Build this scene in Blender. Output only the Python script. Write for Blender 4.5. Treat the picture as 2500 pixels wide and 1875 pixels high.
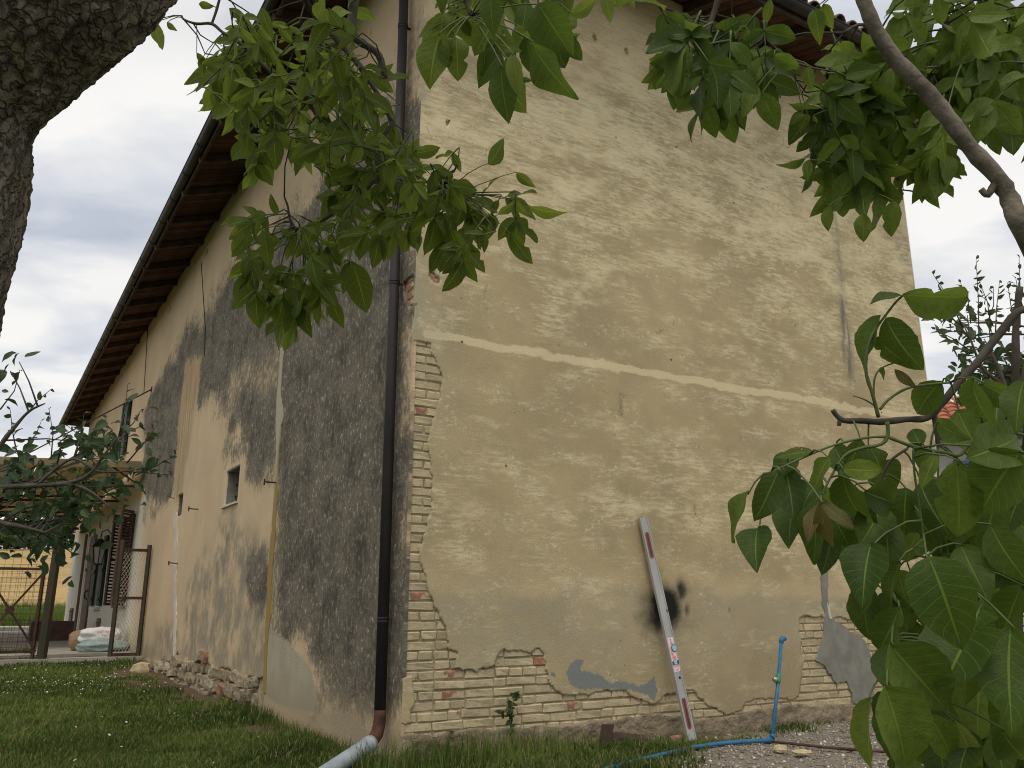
import bpy, bmesh, math, random
import numpy as np
from mathutils import Vector, Matrix, noise as mnoise

for o in list(bpy.data.objects): bpy.data.objects.remove(o)
scene = bpy.context.scene
COL = scene.collection
R2 = math.radians
rng = random.Random(7)
npr = np.random.RandomState(11)

# ------------------------------------------------------------------ camera
F_PX, PITCH, CAMZ = 2040.0, R2(14.65), 0.923          # focal length in photo pixels, tilt up, eye height
cam_d = bpy.data.cameras.new('camera'); cam_d.sensor_width = 36.0
cam_d.lens = F_PX / 2500.0 * 36.0; cam_d.clip_start = 0.02; cam_d.clip_end = 3000
cam = bpy.data.objects.new('camera', cam_d); COL.objects.link(cam)
cam.location = (0, 0, CAMZ); cam.rotation_euler = (R2(90) + PITCH, 0, 0)
scene.camera = cam

# ------------------------------------------------------------------ sky and sun
SUN_EL, SUN_AZ = 60.0, 190.0                           # azimuth clockwise from +Y
world = bpy.data.worlds.new('World'); scene.world = world; world.use_nodes = True
wt = world.node_tree; wt.nodes.clear()
def wn(t, **k):
    n = wt.nodes.new(t)
    for a, b in k.items(): setattr(n, a, b)
    return n
def wl(a, b): wt.links.new(a, b)
w_out = wn('ShaderNodeOutputWorld'); w_bg = wn('ShaderNodeBackground')
w_sky = wn('ShaderNodeTexSky', sky_type='NISHITA'); w_sky.sun_disc = False
w_sky.sun_elevation = R2(SUN_EL); w_sky.sun_rotation = R2(SUN_AZ); w_sky.dust_density = 2.0
w_tc = wn('ShaderNodeTexCoord'); w_sep = wn('ShaderNodeSeparateXYZ'); wl(w_tc.outputs['Generated'], w_sep.inputs[0])
w_ab = wn('ShaderNodeMath', operation='ABSOLUTE'); wl(w_sep.outputs['Z'], w_ab.inputs[0])
w_ad = wn('ShaderNodeMath', operation='ADD'); wl(w_ab.outputs[0], w_ad.inputs[0]); w_ad.inputs[1].default_value = 0.30
w_cb = wn('ShaderNodeCombineXYZ')
for i, ax in enumerate('XY'):
    d = wn('ShaderNodeMath', operation='DIVIDE'); wl(w_sep.outputs[ax], d.inputs[0]); wl(w_ad.outputs[0], d.inputs[1]); wl(d.outputs[0], w_cb.inputs[i])
w_mp = wn('ShaderNodeMapping'); wl(w_cb.outputs[0], w_mp.inputs['Vector']); w_mp.inputs['Scale'].default_value = (1.0, 1.7, 1.0); w_mp.inputs['Location'].default_value = (2.3, 0.9, 0.0)
w_n1 = wn('ShaderNodeTexNoise'); wl(w_mp.outputs[0], w_n1.inputs['Vector'])
w_n1.inputs['Scale'].default_value = 1.9; w_n1.inputs['Detail'].default_value = 5; w_n1.inputs['Roughness'].default_value = 0.52; w_n1.inputs['Distortion'].default_value = 0.5
w_r1 = wn('ShaderNodeValToRGB'); wl(w_n1.outputs['Fac'], w_r1.inputs[0])          # cloud shade: pale blue grey to white
e = w_r1.color_ramp.elements; e[0].position = 0.36; e[0].color = (0.54, 0.585, 0.68, 1); e[1].position = 0.58; e[1].color = (0.97, 0.96, 0.94, 1)
m = e.new(0.48); m.color = (0.75, 0.77, 0.82, 1)
w_ss = wn('ShaderNodeVectorMath', operation='SCALE'); wl(w_sky.outputs[0], w_ss.inputs[0]); w_ss.inputs['Scale'].default_value = 0.10
w_n2 = wn('ShaderNodeTexNoise'); wl(w_mp.outputs[0], w_n2.inputs['Vector']); w_n2.inputs['Scale'].default_value = 1.1; w_n2.inputs['Detail'].default_value = 3
w_r2 = wn('ShaderNodeValToRGB'); wl(w_n2.outputs['Fac'], w_r2.inputs[0])          # thin places in the cover
e = w_r2.color_ramp.elements; e[0].position = 0.30; e[0].color = (0.70, 0.70, 0.70, 1); e[1].position = 0.55; e[1].color = (1, 1, 1, 1)
w_mx = wn('ShaderNodeMix', data_type='RGBA'); wl(w_r2.outputs[0], w_mx.inputs['Factor']); wl(w_ss.outputs[0], w_mx.inputs['A']); wl(w_r1.outputs[0], w_mx.inputs['B'])
wl(w_mx.outputs['Result'], w_bg.inputs['Color']); w_bg.inputs['Strength'].default_value = 1.0
wl(w_bg.outputs[0], w_out.inputs['Surface'])

sun_d = bpy.data.lights.new('sun', 'SUN'); sun_d.energy = 1.5; sun_d.angle = R2(24); sun_d.color = (1.0, 0.925, 0.80)
sun = bpy.data.objects.new('sun', sun_d); COL.objects.link(sun); sun.location = (0, -5, 12)
sv = Vector((math.sin(R2(SUN_AZ)) * math.cos(R2(SUN_EL)), math.cos(R2(SUN_AZ)) * math.cos(R2(SUN_EL)), math.sin(R2(SUN_EL))))
sun.rotation_euler = (-sv).to_track_quat('-Z', 'Y').to_euler()

vs = scene.view_settings
vs.view_transform = 'Standard'; vs.look = 'None'; vs.gamma = 1.0; vs.use_curve_mapping = False; vs.exposure = -0.03
scene.cycles.filter_width = 1.05

# ------------------------------------------------------------------ the place: coordinates
CP, SP = math.cos(PITCH), math.sin(PITCH)
def ray(px, py):
    u = (px - 1250) / F_PX; v = (937.5 - py) / F_PX
    return Vector((u, CP - SP * v, SP + CP * v))
def at(px, py, depth): return Vector((0, 0, CAMZ)) + ray(px, py) * depth
AL, AR = R2(-32.0), R2(59.4)
C0 = Vector((-0.785, 6.35, 0.0))                       # the corner of the farmhouse, at its foot
DL = Vector((math.sin(AL), math.cos(AL), 0)); NL = Vector((-math.cos(AL), math.sin(AL), 0))   # long side: along, outwards
DR = Vector((math.sin(AR), math.cos(AR), 0)); NR = Vector((math.cos(AR), -math.sin(AR), 0))   # end wall: along, outwards
Z = Vector((0, 0, 1))
def on_plane(px, py, p0, n):
    r = ray(px, py); o = Vector((0, 0, CAMZ)); return o + r * ((p0 - o).dot(n) / r.dot(n))
def onR(px, py, d=0.0):
    p = on_plane(px, py, C0 + NR * d, NR); return ((p - C0).dot(DR), p.z)
def onL(px, py, d=0.0):
    p = on_plane(px, py, C0 + NL * d, NL); return ((p - C0).dot(DL), p.z)
def FR(s, d, z): return C0 + DR * s + NR * d + Z * z
def FL(s, d, z): return C0 + DL * s + NL * d + Z * z
def ground_z(x, y): 
    t = min(1, max(0, (y - 12.5) / 4.0)); t = t * t * (3 - 2 * t)
    return -0.20 + 0.17 * t * (1 if x < 0 else 0)
def onG(px, py, z=-0.2):
    r = ray(px, py); return Vector((0, 0, CAMZ)) + r * ((z - CAMZ) / r.z)

# ------------------------------------------------------------------ mesh and object helpers
class MB:
    def __init__(s): s.v = []; s.f = []
    def add(s, v, f):
        n = len(s.v); s.v += [tuple(p) for p in v]; s.f += [tuple(i + n for i in q) for q in f]; return s
    def box(s, c, ax, h):                     # centre, three axis vectors, half sizes
        c = Vector(c); X, Y, Zv = [Vector(a).normalized() * k for a, k in zip(ax, h)]
        v = [c + X * i + Y * j + Zv * k for k in (-1, 1) for j in (-1, 1) for i in (-1, 1)]
        return s.add(v, [(0, 2, 3, 1), (4, 5, 7, 6), (0, 1, 5, 4), (2, 6, 7, 3), (0, 4, 6, 2), (1, 3, 7, 5)])
    def bar(s, a, b, w, h=None, up=(0, 0, 1)):
        a = Vector(a); b = Vector(b); d = (b - a)
        if d.length < 1e-6: return s
        x = d.normalized(); u = Vector(up)
        if abs(x.dot(u)) > 0.98: u = Vector((1, 0, 0))
        y = u.cross(x).normalized(); z = x.cross(y)
        return s.box((a + b) / 2, (x, y, z), (d.length / 2, w / 2, (h or w) / 2))
    def tube(s, pts, rad, n=8, cap=True):
        pts = [Vector(p) for p in pts]; m = len(pts)
        if not hasattr(rad, '__len__'): rad = [rad] * m
        base = len(s.v); up = None
        for i, p in enumerate(pts):
            t = (pts[min(i + 1, m - 1)] - pts[max(i - 1, 0)]).normalized()
            if up is None:
                up = Vector((0, 0, 1)) if abs(t.z) < 0.9 else Vector((1, 0, 0))
            y = (up - t * up.dot(t)).normalized(); up = y; x = y.cross(t)
            for k in range(n):
                a = 2 * math.pi * k / n
                s.v.append(tuple(p + (x * math.cos(a) + y * math.sin(a)) * rad[i]))
        for i in range(m - 1):
            for k in range(n):
                a = base + i * n + k; b = base + i * n + (k + 1) % n
                s.f.append((a, b, b + n, a + n))
        if cap:
            s.f.append(tuple(base + k for k in range(n))[::-1]); s.f.append(tuple(base + (m - 1) * n + k for k in range(n)))
        return s
    def prism(s, poly, fr, d0, d1):           # outline in wall coordinates, from depth d0 to d1
        n = len(poly); v = [fr(p[0], d0, p[1]) for p in poly] + [fr(p[0], d1, p[1]) for p in poly]
        return s.add(v, [tuple(range(n)), tuple(range(2 * n - 1, n - 1, -1))] + [(i, i + n, (i + 1) % n + n, (i + 1) % n) for i in range(n)])
    def mesh(s, name, mat, smooth=False):
        me = bpy.data.meshes.new(name); me.from_pydata(s.v, [], s.f)
        if mat: me.materials.append(mat)
        if smooth: me.polygons.foreach_set('use_smooth', [True] * len(me.polygons))
        me.update(); return me
    def build(s, name, mat, parent=None, smooth=False, origin=None):
        if origin is not None:
            o3 = Vector(origin); s.v = [tuple(Vector(p) - o3) for p in s.v]
        return link(name, s.mesh(name, mat, smooth), parent, Matrix.Translation(origin) if origin is not None else Matrix())
WM = {}
def link(name, data, parent=None, mw=None):
    o = bpy.data.objects.new(name, data); COL.objects.link(o)
    mw = mw or Matrix()
    if parent is not None:
        o.parent = parent; o.matrix_parent_inverse = WM[parent.name].inverted()
    o.matrix_basis = mw; WM[o.name] = mw.copy(); return o
def thing(name, loc, label, cat, group=None, kind=None):
    o = link(name, None, None, Matrix.Translation(loc)); o.empty_display_size = 0.1
    return tag(o, label, cat, group, kind)
def tag(o, label=None, cat=None, group=None, kind=None):
    if label: o['label'] = label
    if cat: o['category'] = cat
    if group: o['group'] = group
    if kind: o['kind'] = kind
    return o
def np_mesh(name, V, Fq, mat, smooth=False):
    me = bpy.data.meshes.new(name); V = np.asarray(V, dtype=np.float32); Fq = np.asarray(Fq, dtype=np.int32); k = Fq.shape[1]
    me.vertices.add(len(V)); me.vertices.foreach_set('co', V.ravel())
    me.loops.add(Fq.size); me.loops.foreach_set('vertex_index', Fq.ravel())
    me.polygons.add(len(Fq)); me.polygons.foreach_set('loop_start', np.arange(0, Fq.size, k, dtype=np.int32))
    if smooth: me.polygons.foreach_set('use_smooth', np.ones(len(Fq), dtype=bool))
    me.update(calc_edges=True); me.validate()
    if mat: me.materials.append(mat)
    return me
def attr(me, name, arr):
    a = me.attributes.new(name, 'FLOAT_COLOR', 'POINT'); n = len(me.vertices)
    d = np.ones((n, 4), dtype=np.float32); arr = np.asarray(arr, dtype=np.float32); d[:arr.shape[0], :arr.shape[1]] = arr
    a.data.foreach_set('color', d.ravel())

# numpy noise
def vnoise(x, y, seed=0):
    xi = np.floor(x).astype(np.int64); yi = np.floor(y).astype(np.int64); fx = x - xi; fy = y - yi
    fx = fx * fx * (3 - 2 * fx); fy = fy * fy * (3 - 2 * fy)
    def h(a, b):
        n = (a * 374761393 + b * 668265263 + seed * 974634777) & 0x7fffffff
        n = ((n ^ (n >> 13)) * 1274126177) & 0x7fffffff
        return ((n ^ (n >> 16)) & 0xffff) / 65535.0
    return (h(xi, yi) * (1 - fx) + h(xi + 1, yi) * fx) * (1 - fy) + (h(xi, yi + 1) * (1 - fx) + h(xi + 1, yi + 1) * fx) * fy
def fbm(x, y, o=4, seed=0):
    r = 0; a = 0.5; t = 0
    for i in range(o):
        r = r + a * vnoise(x * 2 ** i, y * 2 ** i, seed + i * 17); t += a; a *= 0.55
    return r / t
def psdf(P, poly):
    P = np.asarray(P, dtype=np.float64); q = np.asarray(poly, dtype=np.float64); d = np.full(len(P), 1e9); ins = np.zeros(len(P), bool)
    for i in range(len(q)):
        a = q[i]; b = q[(i + 1) % len(q)]; e = b - a; w = P - a
        t = np.clip((w @ e) / max(e @ e, 1e-12), 0, 1); dd = w - t[:, None] * e
        d = np.minimum(d, (dd * dd).sum(1))
        c = (a[1] > P[:, 1]) != (b[1] > P[:, 1])
        if abs(b[1] - a[1]) > 1e-12:
            ins ^= c & (P[:, 0] < (b[0] - a[0]) * (P[:, 1] - a[1]) / (b[1] - a[1]) + a[0])
    d = np.sqrt(d); return np.where(ins, -d, d)
def sstep(a, b, x):
    t = np.clip((x - a) / (b - a), 0, 1); return t * t * (3 - 2 * t)
def inpoly(x, y, poly):
    c = False; j = len(poly) - 1
    for i in range(len(poly)):
        xi, yi = poly[i]; xj, yj = poly[j]
        if (yi > y) != (yj > y) and x < (xj - xi) * (y - yi) / (yj - yi) + xi: c = not c
        j = i
    return c

# ------------------------------------------------------------------ materials
class MT:
    def __init__(s, name):
        s.m = bpy.data.materials.new(name); s.m.use_nodes = True; s.t = s.m.node_tree; s.t.nodes.clear()
        s.out = s.n('ShaderNodeOutputMaterial'); s.b = s.n('ShaderNodeBsdfPrincipled'); s.l(s.b.outputs[0], s.out.inputs['Surface'])
        s.b.inputs['Roughness'].default_value = 0.85; s.b.inputs['Specular IOR Level'].default_value = 0.25
    def n(s, t, **k):
        x = s.t.nodes.new(t)
        for a, b in k.items(): setattr(x, a, b)
        return x
    def l(s, a, b): s.t.links.new(a, b)
    def put(s, v, sock):
        if hasattr(v, 'links') or isinstance(v, bpy.types.NodeSocket): s.l(v, sock)
        elif isinstance(v, (tuple, list)): sock.default_value = (*v, 1.0) if (len(v) == 3 and len(sock.default_value) == 4) else v
        else: sock.default_value = v
    def math(s, op, a, b=0.0, clamp=False):
        x = s.n('ShaderNodeMath', operation=op); x.use_clamp = clamp; s.put(a, x.inputs[0]); s.put(b, x.inputs[1]); return x.outputs[0]
    def mix(s, f, a, b, blend='MIX'):
        x = s.n('ShaderNodeMix', data_type='RGBA', blend_type=blend); s.put(f, x.inputs['Factor']); s.put(a, x.inputs['A']); s.put(b, x.inputs['B']); return x.outputs['Result']
    def step(s, x, a, b):
        r = s.n('ShaderNodeMapRange', interpolation_type='SMOOTHSTEP'); s.put(x, r.inputs['Value']); r.inputs['From Min'].default_value = a; r.inputs['From Max'].default_value = b; return r.outputs['Result']
    def coord(s, kind='Object', scale=(1, 1, 1), rot=(0, 0, 0), loc=(0, 0, 0)):
        if kind == 'UV': c = s.n('ShaderNodeUVMap').outputs[0]
        else: c = s.n('ShaderNodeTexCoord').outputs[kind]
        m = s.n('ShaderNodeMapping'); s.l(c, m.inputs['Vector']); m.inputs['Scale'].default_value = scale; m.inputs['Rotation'].default_value = rot; m.inputs['Location'].default_value = loc
        return m.outputs[0]
    def noise(s, vec, scale, detail=4, rough=0.55, dist=0.0, out='Fac'):
        x = s.n('ShaderNodeTexNoise'); s.l(vec, x.inputs['Vector']); x.inputs['Scale'].default_value = scale; x.inputs['Detail'].default_value = detail
        x.inputs['Roughness'].default_value = rough; x.inputs['Distortion'].default_value = dist; return x.outputs[out]
    def voro(s, vec, scale, feature='F1', out='Distance'):
        x = s.n('ShaderNodeTexVoronoi', feature=feature); s.l(vec, x.inputs['Vector']); x.inputs['Scale'].default_value = scale; return x.outputs[out]
    def att(s, name):
        a = s.n('ShaderNodeAttribute'); a.attribute_name = name; p = s.n('ShaderNodeSeparateColor'); s.l(a.outputs['Color'], p.inputs[0]); return p.outputs[0], p.outputs[1], p.outputs[2]
    def rand(s): return s.n('ShaderNodeObjectInfo').outputs['Random']
    def bump(s, h, strength=0.4, dist=0.01):
        b = s.n('ShaderNodeBump'); b.inputs['Strength'].default_value = strength; b.inputs['Distance'].default_value = dist; s.put(h, b.inputs['Height']); s.l(b.outputs[0], s.b.inputs['Normal'])
    def col(s, v): s.put(v, s.b.inputs['Base Color']); return s
    def set(s, **k):
        for a, b in k.items(): s.put(b, s.b.inputs[a.replace('_', ' ')])
        return s

def simple(name, c1, c2=None, scale=8.0, rough=0.8, metal=0.0, bump=0.2, bdist=0.004, stretch=(1, 1, 1), kind='Object', spec=0.25, vary=0.0):
    t = MT(name); v = t.coord(kind, stretch); n = t.noise(v, scale, 5, 0.6)
    c = t.mix(t.step(n, 0.35, 0.65), c1, c2 or tuple(x * 0.7 for x in c1))
    if vary:
        r = t.rand(); hs = t.n('ShaderNodeHueSaturation'); t.put(c, hs.inputs['Color'])
        mr = t.n('ShaderNodeMapRange'); t.l(r, mr.inputs['Value']); mr.inputs['To Min'].default_value = 1 - vary; mr.inputs['To Max'].default_value = 1 + vary; t.l(mr.outputs[0], hs.inputs['Value']); c = hs.outputs[0]
    t.col(c).set(Roughness=rough, Metallic=metal, Specular_IOR_Level=spec)
    if bump: t.bump(t.noise(v, scale * 3, 4), bump, bdist)
    return t.m

def mat_plaster_end():                                  # sandy limewashed plaster of the end wall
    t = MT('plaster_sand'); uv = t.coord('UV')
    pale, soot, blue = t.att('mA'); grey, stain, ledge = t.att('mB'); moist, warm, dirt = t.att('mC')
    big = t.noise(uv, 0.9, 5, 0.55); sm = t.noise(t.coord('UV', loc=(4, 4, 0)), 3.5, 6, 0.65)
    c = t.mix(t.step(big, 0.35, 0.65), (0.470, 0.378, 0.215), (0.385, 0.310, 0.176)); c = t.mix(t.math('MULTIPLY', t.step(sm, 0.40, 0.68), 0.45), c, (0.345, 0.290, 0.178))
    f1 = t.math('ADD', t.noise(t.coord('UV', (1.0, 2.3, 1)), 1.9, 6, 0.6), t.math('MULTIPLY', t.math('SUBTRACT', pale, 0.5), 0.40))
    f2 = t.noise(t.coord('UV', (1.0, 4.6, 1), (0, 0, 0.02)), 6.5, 11, 0.80); f3 = t.noise(t.coord('UV', (1.0, 2.0, 1), loc=(7, 2, 0)), 15, 9, 0.82)
    f4 = t.noise(t.coord('UV', (1.0, 1.3, 1), loc=(8, 8, 0)), 1.5, 5, 0.6); dry = t.math('MULTIPLY', t.step(f1, 0.40, 0.60), t.step(t.math('ADD', f2, t.math('MULTIPLY', t.math('SUBTRACT', f4, 0.5), 0.45)), 0.43, 0.60))
    c = t.mix(t.math('MULTIPLY', dry, 0.80), c, (0.715, 0.615, 0.390)); c = t.mix(t.math('MULTIPLY', t.step(f1, 0.58, 0.80), 0.65), c, (0.760, 0.645, 0.405))
    chk = t.math('MULTIPLY', t.step(t.noise(t.coord('UV', (1, 1.5, 1), loc=(3, 9, 0)), 2.6, 5, 0.6), 0.50, 0.64), t.step(f3, 0.50, 0.62))
    c = t.mix(t.math('MULTIPLY', chk, 0.72), c, (0.725, 0.680, 0.510))
    lm = t.math('ADD', ledge, t.math('MULTIPLY', t.math('SUBTRACT', t.noise(t.coord('UV', (1, 2.2, 1), loc=(1, 1, 0)), 5, 9, 0.74), 0.5), 1.7))
    c = t.mix(t.math('MULTIPLY', t.step(lm, 0.44, 0.70), 0.72), c, (0.740, 0.620, 0.390))
    c = t.mix(t.math('MULTIPLY', warm, 0.6), c, (0.62, 0.495, 0.295))
    c = t.mix(t.math('MULTIPLY', t.math('MULTIPLY', grey, 0.52), t.step(t.noise(t.coord('UV', (1, 1.4, 1), loc=(6, 6, 0)), 3.0, 7, 0.65), 0.25, 0.60)), c, (0.360, 0.330, 0.250))
    c = t.mix(t.math('MULTIPLY', moist, 0.6), c, (0.245, 0.20, 0.135))
    c = t.mix(t.math('MULTIPLY', dirt, 0.8), c, (0.36, 0.335, 0.245))
    bn = t.noise(uv, 9, 10, 0.78)
    c = t.mix(t.step(t.math('ADD', blue, t.math('MULTIPLY', t.math('SUBTRACT', bn, 0.5), 1.5)), 0.50, 0.60), c, (0.215, 0.228, 0.215))
    c = t.mix(t.math('MULTIPLY', stain, t.step(t.noise(t.coord('UV', (6, 1, 1)), 3, 5), 0.25, 0.65)), c, (0.17, 0.16, 0.125))
    cw_ = t.n('ShaderNodeVectorMath', operation='ADD'); t.l(uv, cw_.inputs[0]); cs_ = t.n('ShaderNodeVectorMath', operation='SCALE'); t.l(t.noise(uv, 5, 5, 0.65, 0, 'Color'), cs_.inputs[0]); cs_.inputs['Scale'].default_value = 0.22; t.l(cs_.outputs[0], cw_.inputs[1])
    ce_ = t.voro(cw_.outputs[0], 1.15, 'DISTANCE_TO_EDGE'); ck_ = t.math('MULTIPLY', t.step(ce_, 0.0085, 0.002), t.step(t.noise(uv, 1.6, 3), 0.60, 0.66)); c = t.mix(t.math('MULTIPLY', ck_, 0.45), c, (0.11, 0.088, 0.06))
    pit = t.voro(uv, 3.1); c = t.mix(t.step(pit, 0.045, 0.02), c, (0.06, 0.05, 0.04))
    pt2 = t.voro(t.coord('UV', (1, 1.3, 1), loc=(2, 5, 0)), 9.0); c = t.mix(t.math('MULTIPLY', t.step(pt2, 0.10, 0.04), t.step(t.noise(uv, 1.7, 3), 0.5, 0.6)), c, (0.15, 0.12, 0.085))
    wsc = t.noise(t.coord('UV', (1, 1.6, 1), loc=(1, 8, 0)), 28, 6, 0.8); c = t.mix(t.math('MULTIPLY', t.math('MULTIPLY', t.step(wsc, 0.60, 0.74), t.step(t.noise(uv, 1.3, 4), 0.45, 0.62)), 0.6), c, (0.66, 0.62, 0.48))
    grain = t.noise(uv, 90, 4, 0.7); c = t.mix(0.35, c, t.mix(t.step(grain, 0.3, 0.7), (0.32, 0.32, 0.32), (0.72, 0.72, 0.72)), 'OVERLAY')
    sn = t.noise(uv, 6, 6, 0.65)
    c = t.mix(t.step(t.math('ADD', soot, t.math('MULTIPLY', t.math('SUBTRACT', sn, 0.5), 1.0)), 0.12, 1.15), c, (0.022, 0.02, 0.018))
    t.col(c).set(Roughness=0.95, Specular_IOR_Level=0.1)
    h = t.math('ADD', t.math('MULTIPLY', t.noise(uv, 60, 6, 0.7), 0.35), t.math('ADD', t.math('MULTIPLY', t.noise(uv, 14, 6, 0.6), 0.45), t.math('MULTIPLY', big, 0.9)))
    t.bump(h, 0.5, 0.011); return t.m

def mat_plaster_long():                                 # stained roughcast of the long side
    t = MT('plaster_roughcast'); uv = t.coord('UV')
    dark, white, ochre = t.att('mA'); patch, greyish, mud = t.att('mB')
    big = t.noise(uv, 0.8, 5); v1 = t.noise(t.coord('UV', (2.4, 1, 1)), 1.8, 7, 0.65)
    c = t.mix(t.step(big, 0.35, 0.65), (0.610, 0.455, 0.285), (0.520, 0.395, 0.250))
    c = t.mix(t.math('MULTIPLY', t.step(v1, 0.45, 0.7), 0.35), c, (0.62, 0.50, 0.335))
    c = t.mix(t.math('MULTIPLY', greyish, t.step(t.noise(t.coord('UV', (1.5, 1, 1), loc=(2, 7, 0)), 2.1, 9, 0.72), 0.36, 0.60)), c, (0.240, 0.215, 0.160))
    c = t.mix(white, c, t.mix(t.step(v1, 0.3, 0.7), (0.72, 0.68, 0.56), (0.60, 0.575, 0.49)))
    # roughcast: dark mould in the hollows, pale tips
    lum = t.noise(t.coord('UV', (1.0, 0.62, 1)), 17, 7, 0.70); spk = t.noise(t.coord('UV', (1.0, 0.7, 1), loc=(3, 3, 0)), 21, 6, 0.72); mid = t.noise(uv, 2.6, 5, 0.6)
    dk = t.mix(t.step(mid, 0.3, 0.7), (0.082, 0.072, 0.058), (0.185, 0.158, 0.120))
    dk = t.mix(t.math('MULTIPLY', t.step(lum, 0.48, 0.66), 0.75), dk, (0.27, 0.238, 0.185)); dk = t.mix(t.math('MULTIPLY', t.step(spk, 0.55, 0.65), t.step(mid, 0.30, 0.60)), dk, (0.52, 0.48, 0.39)); dk = t.mix(t.math('MULTIPLY', t.step(v1, 0.45, 0.65), 0.35), dk, (0.20, 0.165, 0.115))
    edge = t.math('ADD', dark, t.math('MULTIPLY', t.math('SUBTRACT', t.noise(t.coord('UV', (1.6, 1, 1)), 3.2, 8, 0.7), 0.5), 0.75))
    edge = t.math('ADD', edge, t.math('MULTIPLY', t.math('SUBTRACT', lum, 0.5), 1.5))
    dm = t.math('MULTIPLY', t.step(edge, 0.22, 0.72), t.step(dark, 0.02, 0.30))
    c = t.mix(dm, c, dk)
    c = t.mix(t.math('MULTIPLY', patch, 0.9), c, t.mix(t.step(v1, 0.35, 0.65), (0.40, 0.36, 0.265), (0.33, 0.30, 0.225)))
    c = t.mix(t.math('MULTIPLY', ochre, t.step(t.noise(t.coord('UV', (9, 0.8, 1)), 1.2, 5), 0.25, 0.6)), c, t.mix(t.noise(t.coord('UV', (14, 0.6, 1)), 1.0, 3), (0.30, 0.20, 0.08), (0.36, 0.29, 0.18)))
    c = t.mix(t.math('MULTIPLY', mud, 0.75), c, (0.29, 0.235, 0.15))
    grain = t.noise(uv, 80, 4, 0.7); c = t.mix(0.3, c, t.mix(t.step(grain, 0.3, 0.7), (0.34, 0.34, 0.34), (0.68, 0.68, 0.68)), 'OVERLAY')
    t.col(c).set(Roughness=0.95, Specular_IOR_Level=0.1)
    h = t.math('ADD', t.math('MULTIPLY', lum, t.math('ADD', t.math('MULTIPLY', dark, 1.6), 0.15)), t.math('MULTIPLY', t.noise(uv, 50, 5), 0.25))
    t.bump(h, 0.6, 0.022); return t.m

def mat_brick():
    t = MT('limewashed_brick'); v = t.coord('Object'); r = t.rand()
    loc = t.n('ShaderNodeVectorMath', operation='ADD'); t.l(v, loc.inputs[0]); cb = t.n('ShaderNodeCombineXYZ'); t.put(t.math('MULTIPLY', r, 37.0), cb.inputs[0]); t.l(cb.outputs[0], loc.inputs[1]); w = loc.outputs[0]
    n = t.noise(w, 9, 6, 0.65)
    c = t.mix(t.step(t.noise(w, 5, 4), 0.35, 0.65), (0.570, 0.475, 0.295), (0.450, 0.372, 0.230))
    c = t.mix(t.math('MULTIPLY', t.step(t.math('FRACT', t.math('MULTIPLY', r, 7.31)), 0.55, 1.0), 0.5), c, (0.33, 0.28, 0.185))
    c = t.mix(t.math('MULTIPLY', t.step(t.noise(w, 26, 7, 0.75), 0.48, 0.68), 0.55), c, (0.285, 0.24, 0.155)); c = t.mix(t.math('MULTIPLY', t.step(t.noise(w, 7, 5, 0.6), 0.52, 0.66), 0.4), c, (0.56, 0.465, 0.285))
    g = t.step(r, 0.96, 1.0)                                         # a few have lost the wash
    c = t.mix(t.step(t.math('ADD', n, t.math('MULTIPLY', g, 0.25)), 0.66, 0.72), c, t.mix(t.noise(w, 20, 4), (0.33, 0.14, 0.085), (0.40, 0.22, 0.135)))
    t.col(c).set(Roughness=0.95, Specular_IOR_Level=0.1)
    t.bump(t.math('ADD', t.noise(w, 45, 6, 0.7), t.math('MULTIPLY', t.noise(w, 12, 4), 1.2)), 0.8, 0.009); return t.m
def mat_red_brick():
    t = MT('bare_brick'); w = t.coord('Object'); r = t.rand()
    c = t.mix(t.noise(w, 14, 5), (0.34, 0.145, 0.09), (0.33, 0.20, 0.135)); c = t.mix(t.step(t.noise(w, 11, 6, 0.7), 0.46, 0.58), c, (0.48, 0.405, 0.275))
    t.col(c).set(Roughness=0.95); t.bump(t.noise(w, 45, 6, 0.7), 0.6, 0.006); return t.m
def mat_stone():
    t = MT('rubble_stone'); w = t.coord('Object'); r = t.rand()
    a = t.mix(t.step(r, 0.2, 0.8), (0.36, 0.285, 0.185), (0.47, 0.40, 0.29)); a = t.mix(t.step(r, 0.90, 0.93), a, (0.40, 0.22, 0.14))
    c = t.mix(t.step(t.noise(w, 1.2, 6, 0.65), 0.35, 0.7), a, (0.20, 0.165, 0.11)); c = t.mix(t.math('MULTIPLY', t.step(t.noise(w, 2.0, 5), 0.55, 0.7), 0.6), c, (0.17, 0.17, 0.065))
    t.col(c).set(Roughness=0.95, Specular_IOR_Level=0.1); t.bump(t.noise(w, 5, 7, 0.7), 0.7, 0.03); return t.m

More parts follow.
